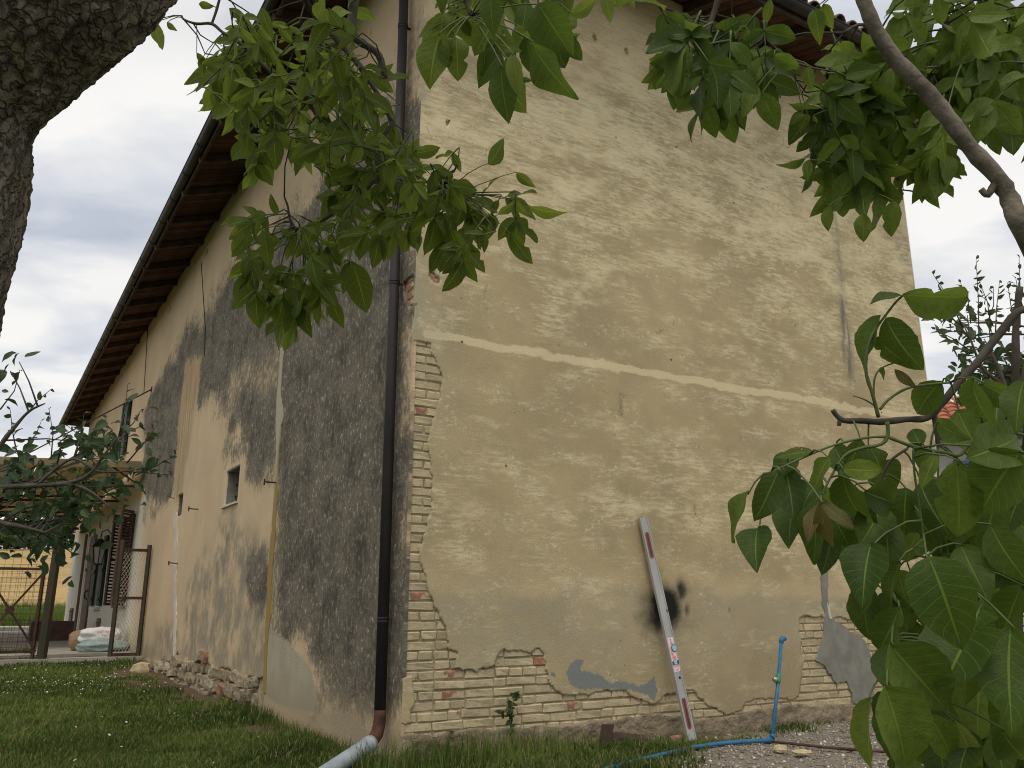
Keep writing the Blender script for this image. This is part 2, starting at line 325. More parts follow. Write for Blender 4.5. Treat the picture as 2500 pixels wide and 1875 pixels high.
def mat_leaf(name, dark, mid, light, young=None, trans=0.38, attr_rand=False):
    t = MT(name); uvn = t.n('ShaderNodeUVMap').outputs[0]; sp = t.n('ShaderNodeSeparateXYZ'); t.l(uvn, sp.inputs[0])
    u = t.math('ABSOLUTE', t.math('SUBTRACT', sp.outputs[0], 0.5)); v = sp.outputs[1]
    r = t.att('mA')[0] if attr_rand else t.rand()
    c = t.mix(t.step(r, 0.0, 0.55), dark, mid); c = t.mix(t.step(r, 0.62, 1.0), c, light)
    ob = t.coord('UV', (2, 4, 1)); c = t.mix(t.math('MULTIPLY', t.step(t.noise(ob, 2.2, 5, 0.6), 0.4, 0.7), 0.45), c, tuple(x * 0.62 for x in dark))
    rib = t.step(u, 0.030, 0.012)
    side = t.math('FRACT', t.math('MULTIPLY', t.math('SUBTRACT', v, t.math('MULTIPLY', u, 0.42)), 8.0)); sv_ = t.step(t.math('ABSOLUTE', t.math('SUBTRACT', side, 0.5)), 0.055, 0.02)
    vein = t.math('MAXIMUM', rib, t.math('MULTIPLY', sv_, 0.45))
    c = t.mix(t.math('MULTIPLY', vein, 0.55), c, tuple(min(1, x * 1.9) for x in light))
    spots = t.step(t.voro(t.coord('UV', (3, 6, 1)), 2.3), 0.10, 0.04); c = t.mix(t.math('MULTIPLY', spots, t.step(r, 0.6, 0.8)), c, (0.10, 0.06, 0.02))
    t.col(c).set(Roughness=0.46, Specular_IOR_Level=0.27)
    hgt = t.math('ADD', t.math('MULTIPLY', vein, -0.6), t.math('MULTIPLY', t.noise(ob, 9, 3), 0.3)); t.bump(hgt, 0.35, 0.01)
    tr = t.n('ShaderNodeBsdfTranslucent'); t.put(t.mix(0.6, c, tuple(min(1, x * 1.35) for x in light)), tr.inputs['Color'])
    ms = t.n('ShaderNodeMixShader'); ms.inputs[0].default_value = trans; t.l(t.b.outputs[0], ms.inputs[1]); t.l(tr.outputs[0], ms.inputs[2]); t.l(ms.outputs[0], t.out.inputs['Surface'])
    return t.m

def mat_bark():
    t = MT('furrowed_bark'); v = t.coord('Object'); n = t.noise(t.coord('Object', (1, 1, 0.45)), 24, 8, 0.7, 0.6); n2 = t.noise(v, 5, 5)
    c = t.mix(t.step(n, 0.34, 0.64), (0.075, 0.063, 0.050), (0.320, 0.275, 0.215)); c = t.mix(t.math('MULTIPLY', t.step(n2, 0.40, 0.72), 0.5), c, (0.21, 0.195, 0.155))
    c = t.mix(t.math('MULTIPLY', t.step(t.noise(t.coord('Object', loc=(4, 4, 4)), 11, 6, 0.7), 0.61, 0.69), 0.7), c, (0.22, 0.155, 0.04))
    wv_ = t.n('ShaderNodeVectorMath', operation='ADD'); t.l(t.coord('Object', (1, 1, 0.16)), wv_.inputs[0]); nv_ = t.n('ShaderNodeVectorMath', operation='SCALE'); t.l(t.noise(v, 9, 4, 0.6, 0, 'Color'), nv_.inputs[0]); nv_.inputs['Scale'].default_value = 0.11; t.l(nv_.outputs[0], wv_.inputs[1])
    ck = t.voro(wv_.outputs[0], 40, 'DISTANCE_TO_EDGE'); c = t.mix(t.math('MULTIPLY', t.step(ck, 0.12, 0.0), 0.6), c, (0.040, 0.033, 0.026)); fs_ = t.noise(t.coord('Object', (1, 1, 0.3)), 120, 5, 0.7); c = t.mix(t.math('MULTIPLY', t.step(fs_, 0.5, 0.7), 0.5), c, (0.05, 0.043, 0.035))
    t.col(c).set(Roughness=0.95, Specular_IOR_Level=0.1); t.bump(t.math('ADD', t.math('MULTIPLY', t.step(ck, 0.0, 0.14), 0.55), t.math('ADD', n, t.math('MULTIPLY', fs_, 0.5))), 0.9, 0.016); return t.m
def mat_ground():
    t = MT('ground_soil'); g = t.att('mA'); v = t.coord('Object')
    n = t.noise(v, 1.3, 6, 0.6); n2 = t.noise(v, 9, 6, 0.7)
    c = t.mix(t.step(n2, 0.3, 0.7), (0.045, 0.070, 0.018), (0.080, 0.110, 0.028))
    c = t.mix(t.step(t.math('ADD', g[1], t.math('MULTIPLY', t.math('SUBTRACT', n2, 0.5), 0.5)), 0.4, 0.6), c, t.mix(n2, (0.105, 0.072, 0.045), (0.165, 0.12, 0.08)))
    c = t.mix(t.step(t.math('ADD', g[0], t.math('MULTIPLY', t.math('SUBTRACT', n2, 0.5), 0.5)), 0.4, 0.6), c, t.mix(t.noise(v, 60, 4, 0.8), (0.14, 0.115, 0.085), (0.36, 0.32, 0.26)))
    t.col(c).set(Roughness=1.0, Specular_IOR_Level=0.05); t.bump(t.noise(v, 30, 6, 0.7), 0.7, 0.03); return t.m
def mat_grass():
    t = MT('grass_blades'); a = t.att('mA')
    c = t.mix(a[0], (0.056, 0.098, 0.018), (0.175, 0.240, 0.050)); c = t.mix(t.step(a[1], 0.76, 0.92), c, (0.27, 0.235, 0.11))
    t.col(c).set(Roughness=0.7, Specular_IOR_Level=0.15)
    tr = t.n('ShaderNodeBsdfTranslucent'); t.put(c, tr.inputs['Color']); ms = t.n('ShaderNodeMixShader'); ms.inputs[0].default_value = 0.3
    t.l(t.b.outputs[0], ms.inputs[1]); t.l(tr.outputs[0], ms.inputs[2]); t.l(ms.outputs[0], t.out.inputs['Surface']); return t.m
def mat_pebble():
    t = MT('gravel_stones'); a = t.att('mA'); c = t.mix(a[0], (0.15, 0.125, 0.10), (0.42, 0.385, 0.33)); c = t.mix(t.step(a[1], 0.93, 0.95), c, (0.66, 0.62, 0.56)); t.col(c).set(Roughness=0.9); return t.m

M = {}
M['endwall'] = mat_plaster_end(); M['longwall'] = mat_plaster_long(); M['brick'] = mat_brick(); M['redbrick'] = mat_red_brick(); M['stone'] = mat_stone()
M['mortar'] = simple('old_mortar', (0.42, 0.345, 0.215), (0.27, 0.22, 0.14), 10, 0.98, bump=0.7, bdist=0.01)
M['footing'] = simple('rough_footing', (0.31, 0.25, 0.165), (0.19, 0.15, 0.105), 7, 0.98, bump=0.9, bdist=0.03)
M['cement'] = simple('grey_cement', (0.255, 0.250, 0.210), (0.195, 0.192, 0.165), 6, 0.95, bump=0.5, bdist=0.008)
M['filler'] = None
M['pipe'] = simple('brown_sheet_metal', (0.052, 0.043, 0.042), (0.040, 0.034, 0.034), 2, 0.55, 0.2, bump=0.08)
M['gutter'] = simple('dark_gutter_metal', (0.055, 0.045, 0.038), (0.035, 0.03, 0.027), 3, 0.5, 0.3, bump=0.1)
M['rust'] = simple('rust', (0.115, 0.050, 0.032), (0.055, 0.032, 0.026), 14, 0.85, 0.1, bump=0.4)
M['rustdark'] = simple('dark_rusty_iron', (0.105, 0.052, 0.034), (0.045, 0.030, 0.024), 10, 0.8, 0.2, bump=0.3)
M['greyplastic'] = simple('weathered_grey_plastic', (0.36, 0.40, 0.43), (0.25, 0.28, 0.30), 6, 0.5, bump=0.12)
M['bluepipe'] = simple('blue_polypropylene', (0.032, 0.175, 0.345), (0.022, 0.125, 0.25), 12, 0.5, bump=0.1, spec=0.4)
M['greenfit'] = simple('green_valve_paint', (0.05, 0.27, 0.12), (0.04, 0.20, 0.10), 30, 0.5)
M['chrome'] = simple('worn_chrome', (0.62, 0.62, 0.60), (0.45, 0.45, 0.44), 20, 0.25, 0.9)
M['alu'] = simple('dull_aluminium', (0.50, 0.50, 0.47), (0.40, 0.40, 0.38), 5, 0.5, 0.35, bump=0.15, stretch=(1, 1, 0.3))
M['redplastic'] = simple('dark_red_plastic', (0.30, 0.085, 0.075), (0.22, 0.06, 0.055), 9, 0.5)
M['label'] = simple('pink_printed_label', (0.80, 0.72, 0.68), (0.74, 0.60, 0.57), 18, 0.6, bump=0)
M['pink'] = simple('red_print', (0.66, 0.20, 0.22), (0.72, 0.38, 0.38), 30, 0.6, bump=0)
M['vial'] = simple('pale_blue_vial', (0.36, 0.60, 0.66), (0.30, 0.52, 0.60), 10, 0.2, bump=0, spec=0.5)
M['bluedeep'] = simple('deep_blue_plastic', (0.03, 0.10, 0.26), (0.025, 0.08, 0.2), 10, 0.4, bump=0)
M['wood'] = simple('old_dark_wood', (0.095, 0.060, 0.042), (0.050, 0.034, 0.026), 6, 0.9, bump=0.4, stretch=(1, 1, 1), vary=0.25)
M['terracotta'] = simple('soffit_terracotta', (0.105, 0.050, 0.034), (0.062, 0.034, 0.026), 5, 0.95, bump=0.4, vary=0.35)
M['rooftile'] = simple('weathered_roof_tile', (0.20, 0.135, 0.095), (0.095, 0.08, 0.065), 6, 0.95, bump=0.5, vary=0.3)
M['redtile'] = simple('red_roof_tile', (0.42, 0.155, 0.085), (0.32, 0.12, 0.07), 2, 0.9, bump=0.3, vary=0.2)
M['shutbrown'] = simple('brown_shutter_paint', (0.115, 0.060, 0.045), (0.075, 0.042, 0.034), 7, 0.6, bump=0.1)
M['shutgreen'] = simple('green_shutter_paint', (0.025, 0.045, 0.032), (0.016, 0.028, 0.022), 7, 0.6, bump=0.1)
M['shutblue'] = simple('blue_shutter_paint', (0.20, 0.29, 0.46), (0.15, 0.22, 0.36), 7, 0.6, bump=0.1)
M['doorbrown'] = simple('door_wood', (0.22, 0.145, 0.105), (0.15, 0.10, 0.075), 5, 0.7, bump=0.2)
M['iron'] = simple('black_iron', (0.028, 0.025, 0.023), (0.045, 0.033, 0.027), 12, 0.6, 0.4, bump=0.2)
M['gateiron'] = simple('gate_iron', (0.085, 0.055, 0.035), (0.045, 0.055, 0.035), 4, 0.8, 0.2, bump=0.3)
M['glassmilk'] = simple('milky_lantern_glass', (0.42, 0.42, 0.40), (0.34, 0.34, 0.33), 5, 0.25, bump=0, spec=0.5)
M['darkglass'] = simple('dark_window', (0.015, 0.016, 0.018), (0.02, 0.02, 0.02), 3, 0.15, bump=0, spec=0.5)
M['canvas'] = simple('sun_bleached_sheet', (0.50, 0.42, 0.27), (0.38, 0.31, 0.20), 3, 0.85, bump=0.3, stretch=(1, 1, 1))
M['sackwhite'] = simple('white_woven_sack', (0.78, 0.76, 0.73), (0.66, 0.65, 0.64), 9, 0.6, bump=0.3, bdist=0.02)
M['sackbrown'] = simple('brown_paper_sack', (0.33, 0.23, 0.135), (0.26, 0.175, 0.10), 7, 0.8, bump=0.3, bdist=0.02)
M['sackteal'] = simple('pale_teal_plastic_bag', (0.33, 0.42, 0.40), (0.25, 0.33, 0.32), 8, 0.45, bump=0.4, bdist=0.03)
M['concrete'] = simple('pale_concrete', (0.42, 0.39, 0.33), (0.33, 0.30, 0.25), 2, 0.95, bump=0.3)
M['housewhite'] = simple('white_render', (0.72, 0.70, 0.64), (0.62, 0.60, 0.55), 1.5, 0.95, bump=0.2)
M['wheat'] = simple('ripe_wheat', (0.47, 0.33, 0.13), (0.36, 0.24, 0.095), 0.5, 1.0, bump=0.8, bdist=0.4, stretch=(1, 0.3, 1))
M['meadow'] = simple('rough_meadow', (0.060, 0.095, 0.024), (0.095, 0.125, 0.035), 0.6, 1.0, bump=0.8, bdist=0.2)
M['leafA'] = mat_leaf('walnut_leaf', (0.062, 0.098, 0.012), (0.120, 0.172, 0.022), (0.235, 0.295, 0.040), trans=0.47)
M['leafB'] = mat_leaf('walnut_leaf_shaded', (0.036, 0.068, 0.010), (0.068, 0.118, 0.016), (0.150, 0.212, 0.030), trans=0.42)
M['leafYoung'] = mat_leaf('young_bronze_leaf', (0.105, 0.100, 0.026), (0.145, 0.112, 0.036), (0.16, 0.145, 0.036))
M['leafC'] = mat_leaf('plum_leaf', (0.022, 0.046, 0.018), (0.042, 0.075, 0.026), (0.095, 0.135, 0.040), trans=0.28)
M['leafYel'] = mat_leaf('yellowing_leaf', (0.13, 0.17, 0.03), (0.19, 0.24, 0.04), (0.24, 0.29, 0.05), trans=0.45)
M['stalk'] = simple('green_leaf_stalk', (0.11, 0.145, 0.045), (0.08, 0.105, 0.035), 30, 0.6, bump=0)
M['bark'] = mat_bark()
M['twig'] = simple('smooth_twig_bark', (0.060, 0.048, 0.038), (0.105, 0.09, 0.07), 14, 0.85, bump=0.5, bdist=0.004)
M['branch'] = simple('grey_branch_bark', (0.235, 0.200, 0.155), (0.125, 0.105, 0.082), 22, 0.9, bump=0.7, bdist=0.006)
M['ground'] = mat_ground(); M['grass'] = mat_grass(); M['pebble'] = mat_pebble()
M['daisy'] = simple('white_petals', (0.80, 0.80, 0.76), (0.72, 0.72, 0.68), 9, 0.8, bump=0)
M['hedge'] = simple('far_hedge_leaves', (0.050, 0.085, 0.024), (0.030, 0.055, 0.018), 1.5, 0.9, bump=0, vary=0.2)
def mat_filler():
    t = MT('crack_filler'); uv = t.coord('Object', (6, 6, 0.8)); sp = t.n('ShaderNodeSeparateXYZ'); t.l(t.coord('Object'), sp.inputs[0])
    hz = t.math('ADD', sp.outputs[2], t.math('MULTIPLY', t.math('SUBTRACT', t.noise(uv, 1.2, 5), 0.5), 4.0)); c = t.mix(t.step(hz, 1.6, 3.0), (0.29, 0.21, 0.07), (0.40, 0.36, 0.265)); t.col(c).set(Roughness=0.95); t.bump(t.noise(t.coord('Object'), 40, 5), 0.5, 0.006); return t.m
def mat_sheet():
    t = MT('sun_bleached_sheet'); v = t.coord('Object'); c = t.mix(t.step(t.noise(v, 2.5, 5), 0.35, 0.65), (0.56, 0.46, 0.29), (0.42, 0.335, 0.205)); t.col(c).set(Roughness=0.85)
    tr = t.n('ShaderNodeBsdfTranslucent'); t.put(c, tr.inputs['Color']); ms = t.n('ShaderNodeMixShader'); ms.inputs[0].default_value = 0.55; t.l(t.b.outputs[0], ms.inputs[1]); t.l(tr.outputs[0], ms.inputs[2]); t.l(ms.outputs[0], t.out.inputs['Surface']); return t.m
M['canvas'] = mat_sheet()
M['filler'] = mat_filler()
M['whitefill'] = simple('white_gypsum_filler', (0.62, 0.57, 0.47), (0.50, 0.46, 0.37), 4, 0.95, bump=0.3)

# ================================================================== the ground
LR, LL, ZT = 6.75, 27.0, 7.36                            # end wall length, long wall length, wall head
gx = np.concatenate([np.arange(-60, -14, 2.0), np.arange(-14, 9, 0.16), np.arange(9, 60, 2.0)])
gy = np.concatenate([np.arange(-30, 4, 1.5), np.arange(4, 20, 0.16), np.arange(20, 46, 2.0)])
GX, GY = np.meshgrid(gx, gy); gxf, gyf = GX.ravel(), GY.ravel()
tt = sstep(12.5, 16.5, gyf) * (gxf < 0)
GZ = -0.20 + 0.17 * tt + (fbm(gxf * 0.9, gyf * 0.9, 4, 3) - 0.5) * 0.10
def wall_coords(x, y):
    p = np.stack([x - C0.x, y - C0.y], 1); return p @ np.array([DR.x, DR.y]), p @ np.array([NR.x, NR.y]), p @ np.array([DL.x, DL.y]), p @ np.array([NL.x, NL.y])
sR, dR, sL, dL = wall_coords(gxf, gyf)
BARE = []
gravel_poly = [(1.05, 6.0), (1.15, 6.6), (1.45, 7.3), (1.9, 7.75), (3.0, 8.9), (9.0, 13.0), (14, 12), (14, -10), (1.6, -10)]
gsd = psdf(np.stack([gxf, gyf], 1), gravel_poly); grav = sstep(0.25, -0.25, gsd + (fbm(gxf * 2, gyf * 2, 4, 8) - 0.5) * 1.2)
for (qx, qy, qr) in ((560, 1695, 0.9), (470, 1668, 1.1), (700, 1775, 0.5), (380, 1650, 0.9)):
    qp = onG(qx, qy, -0.2); BARE.append((qp.x, qp.y, qr))
def bare_spots(x, y):
    b = 0 * x
    for bx, by, br in BARE: b = np.maximum(b, 0.85 * sstep(1.15, 0.5, np.hypot(x - bx, (y - by) * 0.7) / br + (fbm(x * 3, y * 3, 3, 29) - 0.5) * 1.1))
    return b
bare = bare_spots(gxf, gyf) + sstep(0.62, 0.75, fbm(gxf * 0.55 + 3, gyf * 0.55, 4, 21)) * 0.8 + sstep(0.5, 0.05, dL) * (dL > -0.5) * (sL > 3) * 0.6 + sstep(0.6, 0.1, dR) * (dR > -0.5) * (sR > 0.5) * 0.6
nx, ny = len(gx), len(gy); idx = np.arange(nx * ny).reshape(ny, nx)
FQ = np.stack([idx[:-1, :-1].ravel(), idx[:-1, 1:].ravel(), idx[1:, 1:].ravel(), idx[1:, :-1].ravel()], 1)
gme = np_mesh('ground', np.stack([gxf, gyf, GZ], 1), FQ, M['ground'], True); attr(gme, 'mA', np.stack([grav, np.clip(bare, 0, 1), 0 * bare], 1))
tag(link('ground', gme), kind='structure')

# rising land behind: rough meadow, a pale lane, then ripe wheat on the slope
def sheet(name, xs, ys, zf, mat, kind='structure'):
    X, Y = np.meshgrid(np.array(xs, float), np.array(ys, float)); V = np.stack([X.ravel(), Y.ravel(), zf(X.ravel(), Y.ravel())], 1); a, b = len(xs), len(ys)
    i = np.arange(a * b).reshape(b, a); Q = np.stack([i[:-1, :-1].ravel(), i[:-1, 1:].ravel(), i[1:, 1:].ravel(), i[1:, :-1].ravel()], 1)
    return tag(link(name, np_mesh(name, V, Q, mat, True)), kind=kind)
def hill(x, y): return -0.06 + np.where(y > 42, (y - 42) ** 1.0 * 0.10, 0) + (fbm(x * 0.08, y * 0.08, 3, 5) - 0.5) * 0.25
sheet('meadow', np.linspace(-260, 200, 120), np.linspace(45.8, 48, 6), lambda x, y: hill(x, y) - 0.25, M['meadow'])
sheet('wheat_field', np.linspace(-260, 200, 120), np.concatenate([np.linspace(48, 140, 60), np.linspace(150, 700, 30)]), lambda x, y: np.where(y < 140, hill(x, y), hill(x, 140 + 0 * y) + (y - 140) * 0.004) - 0.25, M['wheat'])
lane = MB(); lane.box(Vector((-26, 33.0, -0.02)), (Vector((1, 0.04, 0)), Vector((-0.04, 1, 0)), Z), (26, 1.3, 0.04))
tag(lane.build('lane', M['concrete']), kind='structure')
yard = MB(); yard.prism([(12.0, 0), (27.5, 0), (27.5, 1), (12.0, 1)], lambda s, d, z: FL(s, 0.03 + z * 2.3, d), -0.05, 0.015)
tag(yard.build('yard_paving', M['concrete']), kind='structure')

# ================================================================== the farmhouse
house = thing('farmhouse', C0, 'long old plastered farmhouse with a stained long side and a sandy end wall', 'house')

# -- plaster sheets -------------------------------------------------------------------
def wall_sheet(name, fr, sarr, zarr, sdf_fn, attr_fn, mat, parent, back, wav=0.004):
    S, ZZ = np.meshgrid(sarr, zarr); s = S.ravel().copy(); z = ZZ.ravel().copy(); a, b = len(sarr), len(zarr)
    sd = sdf_fn(s, z); i = np.arange(a * b).reshape(b, a)
    Q = np.stack([i[:-1, :-1].ravel(), i[:-1, 1:].ravel(), i[1:, 1:].ravel(), i[1:, :-1].ravel()], 1)
    keep = sd[Q].mean(1) > 0; K = Q[keep]
    usedk = np.zeros(a * b, bool); usedk[K.ravel()] = True; usedd = np.zeros(a * b, bool); usedd[Q[~keep].ravel()] = True
    bd = np.where(usedk & usedd)[0]
    if len(bd):
        e = 0.004; gx_ = (sdf_fn(s[bd] + e, z[bd]) - sdf_fn(s[bd] - e, z[bd])) / (2 * e); gz_ = (sdf_fn(s[bd], z[bd] + e) - sdf_fn(s[bd], z[bd] - e)) / (2 * e)
        g2 = np.maximum(gx_ ** 2 + gz_ ** 2, 0.25); mv = np.clip(-sd[bd] / g2, -0.012, 0.012); s[bd] += gx_ * mv; z[bd] += gz_ * mv
    d = (fbm(s * 1.3, z * 1.3, 4, 31) - 0.5) * 2 * wav * sstep(0, 0.25, s)
    # boundary skirt
    ed = np.concatenate([K[:, [0, 1]], K[:, [1, 2]], K[:, [2, 3]], K[:, [3, 0]]]); key = np.sort(ed, 1); key = key[:, 0] * (a * b) + key[:, 1]
    _, inv, cnt = np.unique(key, return_inverse=True, return_counts=True); be = ed[cnt[inv] == 1]
    uv_ids = np.unique(K); remap = -np.ones(a * b, int); remap[uv_ids] = np.arange(len(uv_ids)); K2 = remap[K]; be2 = remap[be]
    s2, z2, d2 = s[uv_ids], z[uv_ids], d[uv_ids]; nv = len(uv_ids)
    bv = np.unique(be2); rb = -np.ones(nv, int); rb[bv] = nv + np.arange(len(bv))
    SK = np.stack([be2[:, 1], be2[:, 0], rb[be2[:, 0]], rb[be2[:, 1]]], 1)
    s3 = np.concatenate([s2, s2[bv]]); z3 = np.concatenate([z2, z2[bv]]); d3 = np.concatenate([d2, np.full(len(bv), back)])
    ax, nn = fr
    P = np.array([C0.x, C0.y, 0])[None] + s3[:, None] * np.array(ax)[None] + d3[:, None] * np.array(nn)[None]; P[:, 2] += z3
    FA = np.concatenate([K2, SK]); flip = Vector(ax).cross(Z).dot(Vector(nn)) < 0
    if flip: FA = FA[:, ::-1]
    me = np_mesh(name, P, FA, mat, False)
    uvl = me.uv_layers.new(name='UVMap'); li = np.empty(len(me.loops), dtype=np.int32); me.loops.foreach_get('vertex_index', li)
    uvl.data.foreach_set('uv', np.stack([s3[li], z3[li]], 1).astype(np.float32).ravel())
    for nm, arr in attr_fn(s3, z3).items(): attr(me, nm, arr)
    return link(name, me, parent)

PX = lambda pts, f: [f(*p) for p in pts]
# where the plaster of the end wall has fallen (corner quoins, foot of the wall, the far patch)
exp1 = PX([(1000, 833), (1052, 838), (1053, 857), (1065, 876), (1081, 915), (1082, 949), (1078, 970), (1069, 997), (1059, 1035), (1046, 1069), (1046, 1091), (1051, 1129), (1054, 1166), (1053, 1192), (1052, 1252), (1044, 1281), (1029, 1337), (1027, 1373), (1038, 1397), (1044, 1436), (1059, 1467), (1073, 1505), (1087, 1537), (1091, 1575), (1101, 1581), (1114, 1596), (1117, 1624), (1130, 1636), (1163, 1640), (1209, 1624), (1220, 1597), (1231, 1589), (1250, 1594), (1274, 1586), (1290, 1590), (1315, 1581), (1326, 1594), (1334, 1629), (1337, 1657), (1356, 1676), (1369, 1695), (1383, 1697), (1429, 1695), (1472, 1686), (1497, 1688), (1527, 1683), (1561, 1706), (1599, 1721), (1621, 1702), (1655, 1687), (1689, 1683), (1712, 1706), (1742, 1728), (1772, 1743), (1806, 1734), (1821, 1711), (1877, 1706), (1907, 1702), (1926, 1711), (1953, 1702), (1960, 1627), (1953, 1551), (1953, 1506), (1968, 1502), (2009, 1508), (2028, 1515), (2043, 1502), (2073, 1514), (2118, 1512), (2180, 1518), (2250, 1530)], onR) + [(7.2, 0.55), (7.2, -0.9), (-0.3, -0.9), (-0.3, 3.05)]
exp2 = PX([(1040, 665), (1055, 662), (1068, 675), (1086, 688), (1075, 691), (1063, 695), (1056, 685), (1045, 675)], onR)
exp3 = PX([(1088, 295), (1096, 290), (1097, 305), (1090, 308)], onR)
keepP = PX([(976, 1655), (1006, 1650), (1010, 1690), (1012, 1725), (1003, 1735), (1002, 1765), (990, 1769), (974, 1768)], onR)
holesR = [onR(1452, 92), onR(1530, 125)]
def sdfR(s, z):
    P = np.stack([s, z], 1); n = (fbm(s * 11, z * 11, 4, 2) - 0.5) * 0.075 + (vnoise(s * 55, z * 55, 9) - 0.5) * 0.018
    r = psdf(P, exp1) + n * np.where(z < 0.75, 1.0, 0.7)
    r = np.minimum(r, psdf(P, exp2) + n * 0.25); r = np.minimum(r, psdf(P, exp3) + n * 0.2)
    r = np.maximum(r, -(psdf(P, keepP) + n * 0.3))
    for h in holesR: r = np.minimum(r, np.hypot(s - h[0], z - h[1]) - 0.036 + n * 0.1)
    return r
soot_px = [((1625, 1480), 0.20, 0.20, 1.55), ((1608, 1500), 0.26, 0.22, 0.95), ((1662, 1442), 0.075, 0.13, 1.0), ((1676, 1488), 0.05, 0.09, 0.85), ((1650, 1490), 0.30, 0.30, 0.55), ((1600, 1430), 0.12, 0.28, 0.6), ((1585, 1370), 0.05, 0.25, 0.30), ((1650, 1560), 0.12, 0.3, 0.22), ((1790, 1490), 0.05, 0.14, 0.22), ((1780, 1488), 0.025, 0.03, 0.7)]
soot_px = [(onR(*p), a, b, k) for p, a, b, k in soot_px]
bluA = PX([(1372, 1640), (1395, 1610), (1412, 1598), (1430, 1612), (1425, 1630), (1470, 1640), (1490, 1660), (1530, 1655), (1560, 1670), (1600, 1640), (1612, 1690), (1600, 1718), (1570, 1700), (1520, 1690), (1470, 1688), (1420, 1692), (1390, 1680)], onR)
bluB = PX([(1340, 1635), (1358, 1640), (1362, 1655), (1345, 1660)], onR); bluC = PX([(1145, 1605), (1180, 1602), (1190, 1620), (1165, 1630), (1142, 1625)], onR)
stain_px = PX([(2015, 250), (2022, 420), (2040, 560), (2055, 700), (2062, 800), (2075, 900)], onR)
def attrsR(s, z):
    P = np.stack([s, z], 1); lowf = fbm(s * 0.7, z * 0.9, 3, 41); wob = (fbm(s * 2.5, z * 2.5, 4, 6) - 0.5)
    pale = 0.28 + 0.62 * sstep(2.9, 5.4, z) + 0.5 * (lowf - 0.5) + 0.25 * np.exp(-((z - 1.7) / 0.5) ** 2); pale = pale + 0.12 * sstep(3, 6, s)
    soot = np.zeros_like(s)
    for (cs, cz), a, b, k in soot_px: soot = np.maximum(soot, k * np.exp(-(((s - cs) / a) ** 2 + ((z - cz) / b) ** 2)))
    bl = np.maximum(sstep(0.05, -0.09, psdf(P, bluA)), np.maximum(sstep(0.03, -0.05, psdf(P, bluB)) * 0.9, sstep(0.06, -0.08, psdf(P, bluC)) * 0.6))
    grey = sstep(1.10, 0.93, z + wob * 0.30) * (0.75 + 0.5 * wob) * sstep(0.35, 0.6, z + wob * 0.3)
    moist = sstep(0.75, 0.25, z + wob * 0.8) * 0.55 * sstep(1.6, 3.0, s)
    led = np.exp(-((z - 3.02 + wob * 0.10) / 0.055) ** 2) * sstep(0.03, 0.12, s) * 0.95
    led = np.maximum(led, 0.5 * sstep(3.0, 3.1, z + wob * .2) * sstep(3.75, 3.3, z + wob) * sstep(0.55, 0.25, s + wob * 0.3))
    warm = sstep(0.95, 1.06, z + wob * 0.30) * sstep(1.34, 1.04, z + wob * 0.5) * (0.55 + 1.2 * wob) + 0.7 * sstep(5.6, 6.6, z + wob) + 0.5 * sstep(0.25, 0.1, np.abs(s - 0.12) + wob * 0.3) * sstep(5.2, 5.6, z)
    st = np.zeros_like(s); sp = np.array(stain_px); cx = np.interp(z, sp[::-1, 1], sp[::-1, 0]); st = np.exp(-((s - cx) / 0.07) ** 2) * sstep(3.0, 3.6, z) * sstep(6.9, 6.3, z) * (0.5 + 1.2 * np.clip(vnoise(z * 1.8, z * 0, 3) - 0.15, 0, 1))
    st = st + 0.7 * np.exp(-(((s - sp[-1, 0]) / 0.09) ** 2 + ((z - 3.65) / 0.2) ** 2))
    dirt = 0.85 * np.exp(-(s / 0.05) ** 2) * (vnoise(z * 6, s * 9, 4) > 0.45) * (z > 3.0) + 0.4 * sstep(0.6, 0.0, s) * sstep(1.2, 3.2, z) * sstep(5, 3.5, z)
    return {'mA': np.stack([np.clip(pale, 0, 1), np.clip(soot, 0, 1.3), bl], 1), 'mB': np.stack([np.clip(grey, 0, 1), np.clip(st, 0, 0.9), np.clip(led, 0, 1)], 1), 'mC': np.stack([np.clip(moist, 0, 1), np.clip(warm, 0, 1), np.clip(dirt, 0, 1)], 1)}
BACK = -0.026
sR_arr = np.concatenate([np.arange(0, 0.6, 0.011), np.arange(0.6, LR - 0.01, 0.016), [LR]])
zR_arr = np.concatenate([np.arange(-0.3, 0.75, 0.0115), np.arange(0.75, 3.1, 0.016), np.arange(3.1, ZT, 0.042), [ZT]])
pl_end = wall_sheet('end_wall_plaster', (DR, NR), sR_arr, zR_arr, sdfR, attrsR, M['endwall'], house, BACK)
tag(pl_end, 'sandy limewashed plaster with brushed streaks, bare brick at the corner and foot')

# the long side
win = [(5.15, 2.175), (5.84, 2.175), (5.84, 2.64), (5.15, 2.64)]; niche = [(8.70, 2.30), (9.12, 2.30), (9.05, 2.66), (8.70, 2.66)]
expL = PX([(640, 1800), (643, 1652), (632, 1655), (612, 1650), (600, 1662), (580, 1645), (560, 1632), (545, 1628), (530, 1634), (508, 1620), (504, 1604), (492, 1600), (479, 1602), (474, 1622), (458, 1618), (440, 1616), (434, 1588), (429, 1603), (415, 1616), (400, 1611), (385, 1616), (368, 1614), (361, 1616)], onL) + [(10.9, -0.6), (3.7, -0.6)]
expC = PX([(984, 692), (1000, 676), (1012, 676), (1012, 742), (1002, 752), (992, 742), (985, 716)], onL)
holesL = [onL(505, 614), onL(415, 754), onL(905, 81), onL(877, 124), onL(838, 180)]
def rect_sdf(s, z, r):
    x0, x1 = min(p[0] for p in r), max(p[0] for p in r); z0, z1 = min(p[1] for p in r), max(p[1] for p in r)
    return np.maximum(np.maximum(x0 - s, s - x1), np.maximum(z0 - z, z - z1))
